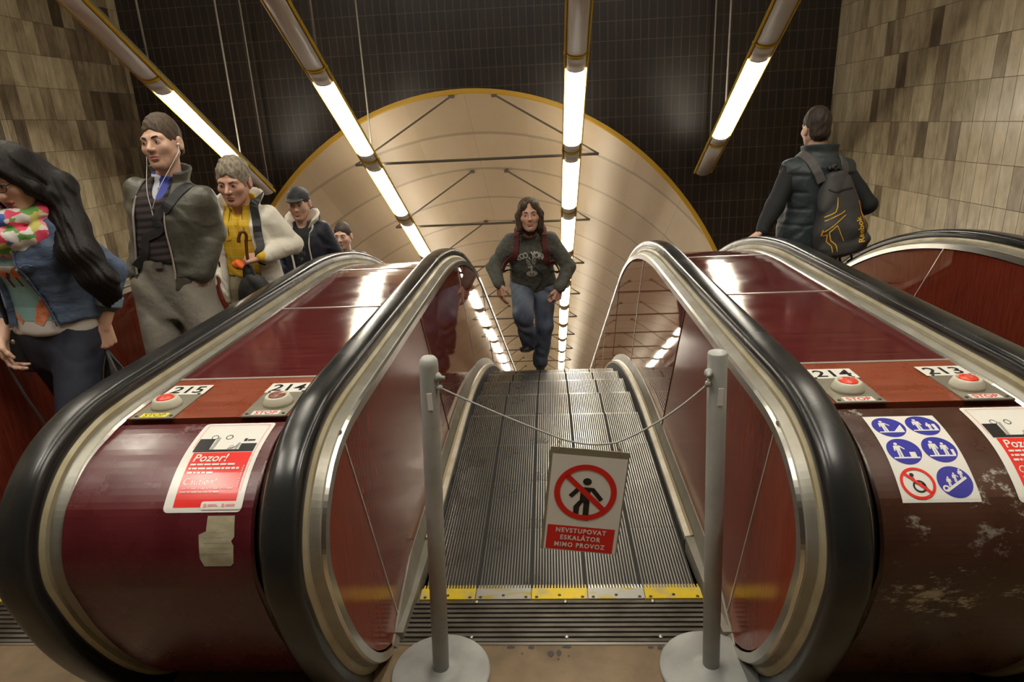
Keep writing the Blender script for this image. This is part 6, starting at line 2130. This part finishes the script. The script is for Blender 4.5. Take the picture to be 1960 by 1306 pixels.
# ---------------------------------------------------------------- man riding down, seen from behind
def man_back():
    F = Fig((1.745, 4.48, -0.115), math.pi, 1.85, lean=.02, side=-.03, twist=.12, head=(.10, -.05, .03), head_off=(.03, -.02, -.01), hs=1.02, sh_drop=.02,
            elbows={1: (.275, .10, 1.215), -1: (-.335, .06, 1.195)}, wrists={1: (.365, .17, 1.065), -1: (-.26, -.17, 1.06)},
            knees={1: (.10, -.05, .52), -1: (-.10, -.05, .52)}, ankles={1: (.10, .03, .085), -1: (-.10, .03, .085)})
    k = F.k
    t = person('dark-haired man seen from behind in a slate quilted vest, one hand on the handrail', F)
    F.build_body(t, 'skin', 'lips', None, {}, {1: dict(f=(.62, .10, -.42), p=(-.2, .1, -1), curl=(.6, .8, .5), thumb_curl=.3), -1: dict(f=(.2, -.6, -.6), p=(1, 0, 0))}, hand_s=1.02)
    F.brows(F.body, 'hair_dark')
    F.garment('hair', lambda P: short_hair(F, P, .016, .035, -.088), 'hair_dark', t, [F.hc], .15, .0045)
    F.trousers(t, 'denim_dark', (.104, .076, .06), None, 2)
    for sd in (1, -1): F.shoe(t, sd)
    def sl(P):
        d = F.torso(P, .016, -.03, .5*k)
        for sd in (1, -1): d = smin(d, F.arm(P, sd, .064, .056, .044, .95), .04)
        return d+wrinkle(P, .005, 34, 3)
    F.garment('pullover', sl, 'sleeve_black', t, [F.T(-.2, 0, 0), F.T(.2, 0, .5), F.el[1], F.el[-1], F.wr[1], F.wr[-1]], .13, .0085)
    def vs_(P):
        q = F.tq(P)
        d = F.torso(P, .038, -.10*k, .505*k, .0)
        for sd in (1, -1):
            d = smin(d, rcone(P, F.sh[sd], F.sh[sd]-F.u*.07, .072, .066), .05)
            d = smax(d, -rcone(P, F.sh[sd]+F.r*sd*.080-F.u*.02, F.sh[sd]+F.r*sd*.085-F.u*.30, .058, .062), .012)
        quilt = np.abs(np.sin((q[:, 2]+.01)*math.pi/.105))
        d = d-.010*np.minimum(quilt, .55)+wrinkle(P, .0035, 40, 5)
        return smin(d, collar(F, P, .085, .100, .085, .020, -.03, 0.0, tilt=.12), .02)
    F.garment('vest', vs_, 'vest_slate', t, [F.T(-.22, 0, -.1), F.T(.22, 0, .55), F.nb], .13, .0072)
    W_ = lambda p: tuple(F.xf(np.array([p]))[0])
    # drawstring backpack: narrow at the neck, full at the bottom
    top = F.T(-.035, .165, .405*k); bot = F.T(-.125, .215, -.085*k)
    ax = bot-top; ln = np.linalg.norm(ax); ax /= ln
    rx = F.r-ax*(F.r@ax); rx /= np.linalg.norm(rx); ry = np.cross(rx, ax)
    if ry@F.b < 0: ry = -ry
    tb = np.array([(-.02, .050, .035), (.0, .062, .045), (.10, .098, .062), (.25, .130, .085), (.40, .158, .10), (.52, .168, .102), (.575, .155, .09), (.60, .12, .06)])
    tb[:, 0] *= ln/.60
    def bag(P):
        q0 = P-top; z = q0@ax
        a = np.interp(z, tb[:, 0], tb[:, 1]); b_ = np.interp(z, tb[:, 0], tb[:, 2])
        rr = ((np.abs(q0@rx)/a)**2.6+(np.abs(q0@ry)/b_)**2.6)**(1/2.6)
        d = (rr-1)*np.minimum(a, b_)*.8
        d = smax(d, np.maximum(z-ln, -z-.01), .03)
        return d+wrinkle(P, .005, 30, 6)
    b = thing('backpack', 'dark grey drawstring backpack with yellow line pattern and lettering on the man\'s back', 'backpack', W_(top+ax*.3))
    v, q = nets(bag, np.minimum(top, bot)-.24, np.maximum(top, bot)+.24, .0065); make_mesh('bag_body', [(v, q)], 'bag_grey', b, F.xf)
    m = MB(); fr = lambda P: ell(P, top-ax*.035, (.045, .035, .028))+.006*np.sin(P[:, 0]*190)*np.sin(P[:, 2]*160+P[:, 1]*120)
    v, q = nets(fr, top-ax*.035-.09, top-ax*.035+.09, .0045); make_mesh('gathered_cord', [(v, q)], 'pack_black', b, F.xf)
    m = MB(); ribbon(m, bag, [top+ax*.085+rx*.085+ry*.2, top+ax*.075+ry*.2, top+ax*.085-rx*.085+ry*.2], .010, .004, .001); put('cord_channel', m, 'pack_black', b, F.xf)
    for sx in (1, -1):
        m = MB(); ribbon(m, vs_, [F.T(sx*.125, -.16, .38), F.T(sx*.118, -.08, .49), F.T(sx*.110, .03, .53), F.T(sx*.11-.012, .18, .47), F.T(sx*.085-.03, .25, .375)], .058, .010, .002); put('shoulder_strap', m, 'bag_strap', b, F.xf)
    # in picture terms the wearer's right is the viewer's right; the sheet is thrown on the outer face
    org = top+ry*.35; uxv = -rx; uyv = -ax
    Yl = [line2d([(-.035, -.165), (-.045, -.225), (-.062, -.262), (-.125, -.285)], .0055), line2d([(-.005, -.262), (-.030, -.278), (-.128, -.310)], .0055),
          line2d([(-.005, -.292), (-.055, -.325), (-.142, -.385)], .0055), line2d([(-.07, -.352), (-.118, -.392), (-.112, -.450), (-.088, -.485), (-.082, -.535)], .006),
          line2d([(-.07, -.352), (-.055, -.415), (-.038, -.470)], .0045), line2d([(-.15, -.412), (-.128, -.405), (-.132, -.455), (-.112, -.490), (-.108, -.535)], .005),
          line2d([(.118, -.215), (.132, -.285)], .005), line2d([(.128, -.32), (.148, -.40)], .005)]
    vs, fs = text2d('Reebok', .058, 0, 0, 'LEFT', bold=.0012)
    Yl.append(([(.098-vy*1.0, -.505+vx*1.0) for vx, vy in vs], fs))
    Or = [poly2d([(.098, -.215), (.106, -.215), (.112, -.27), (.122, -.32), (.120, -.38), (.138, -.46), (.126, -.40), (.108, -.31)]), line2d([(-.155, -.41), (-.145, -.37)], .006)]
    decal('bag_print', [('bag_yellow', Yl), ('bag_orange', Or)], bag, org, uxv, uyv*.90, -ry, b, F.xf, lift=.002, cut=.03)
    m = MB()
    for sx in (-1, 1):
        m.tube(spline([bot-ax*.02+rx*(.03*sx)+ry*.02, bot+ax*.02+rx*(.04*sx)+ry*.04, bot+ax*.045+rx*(.02*sx)+ry*.02], 5), .007, 8)
    put('bottom_cord', m, 'pack_black', b, F.xf)
man_back()
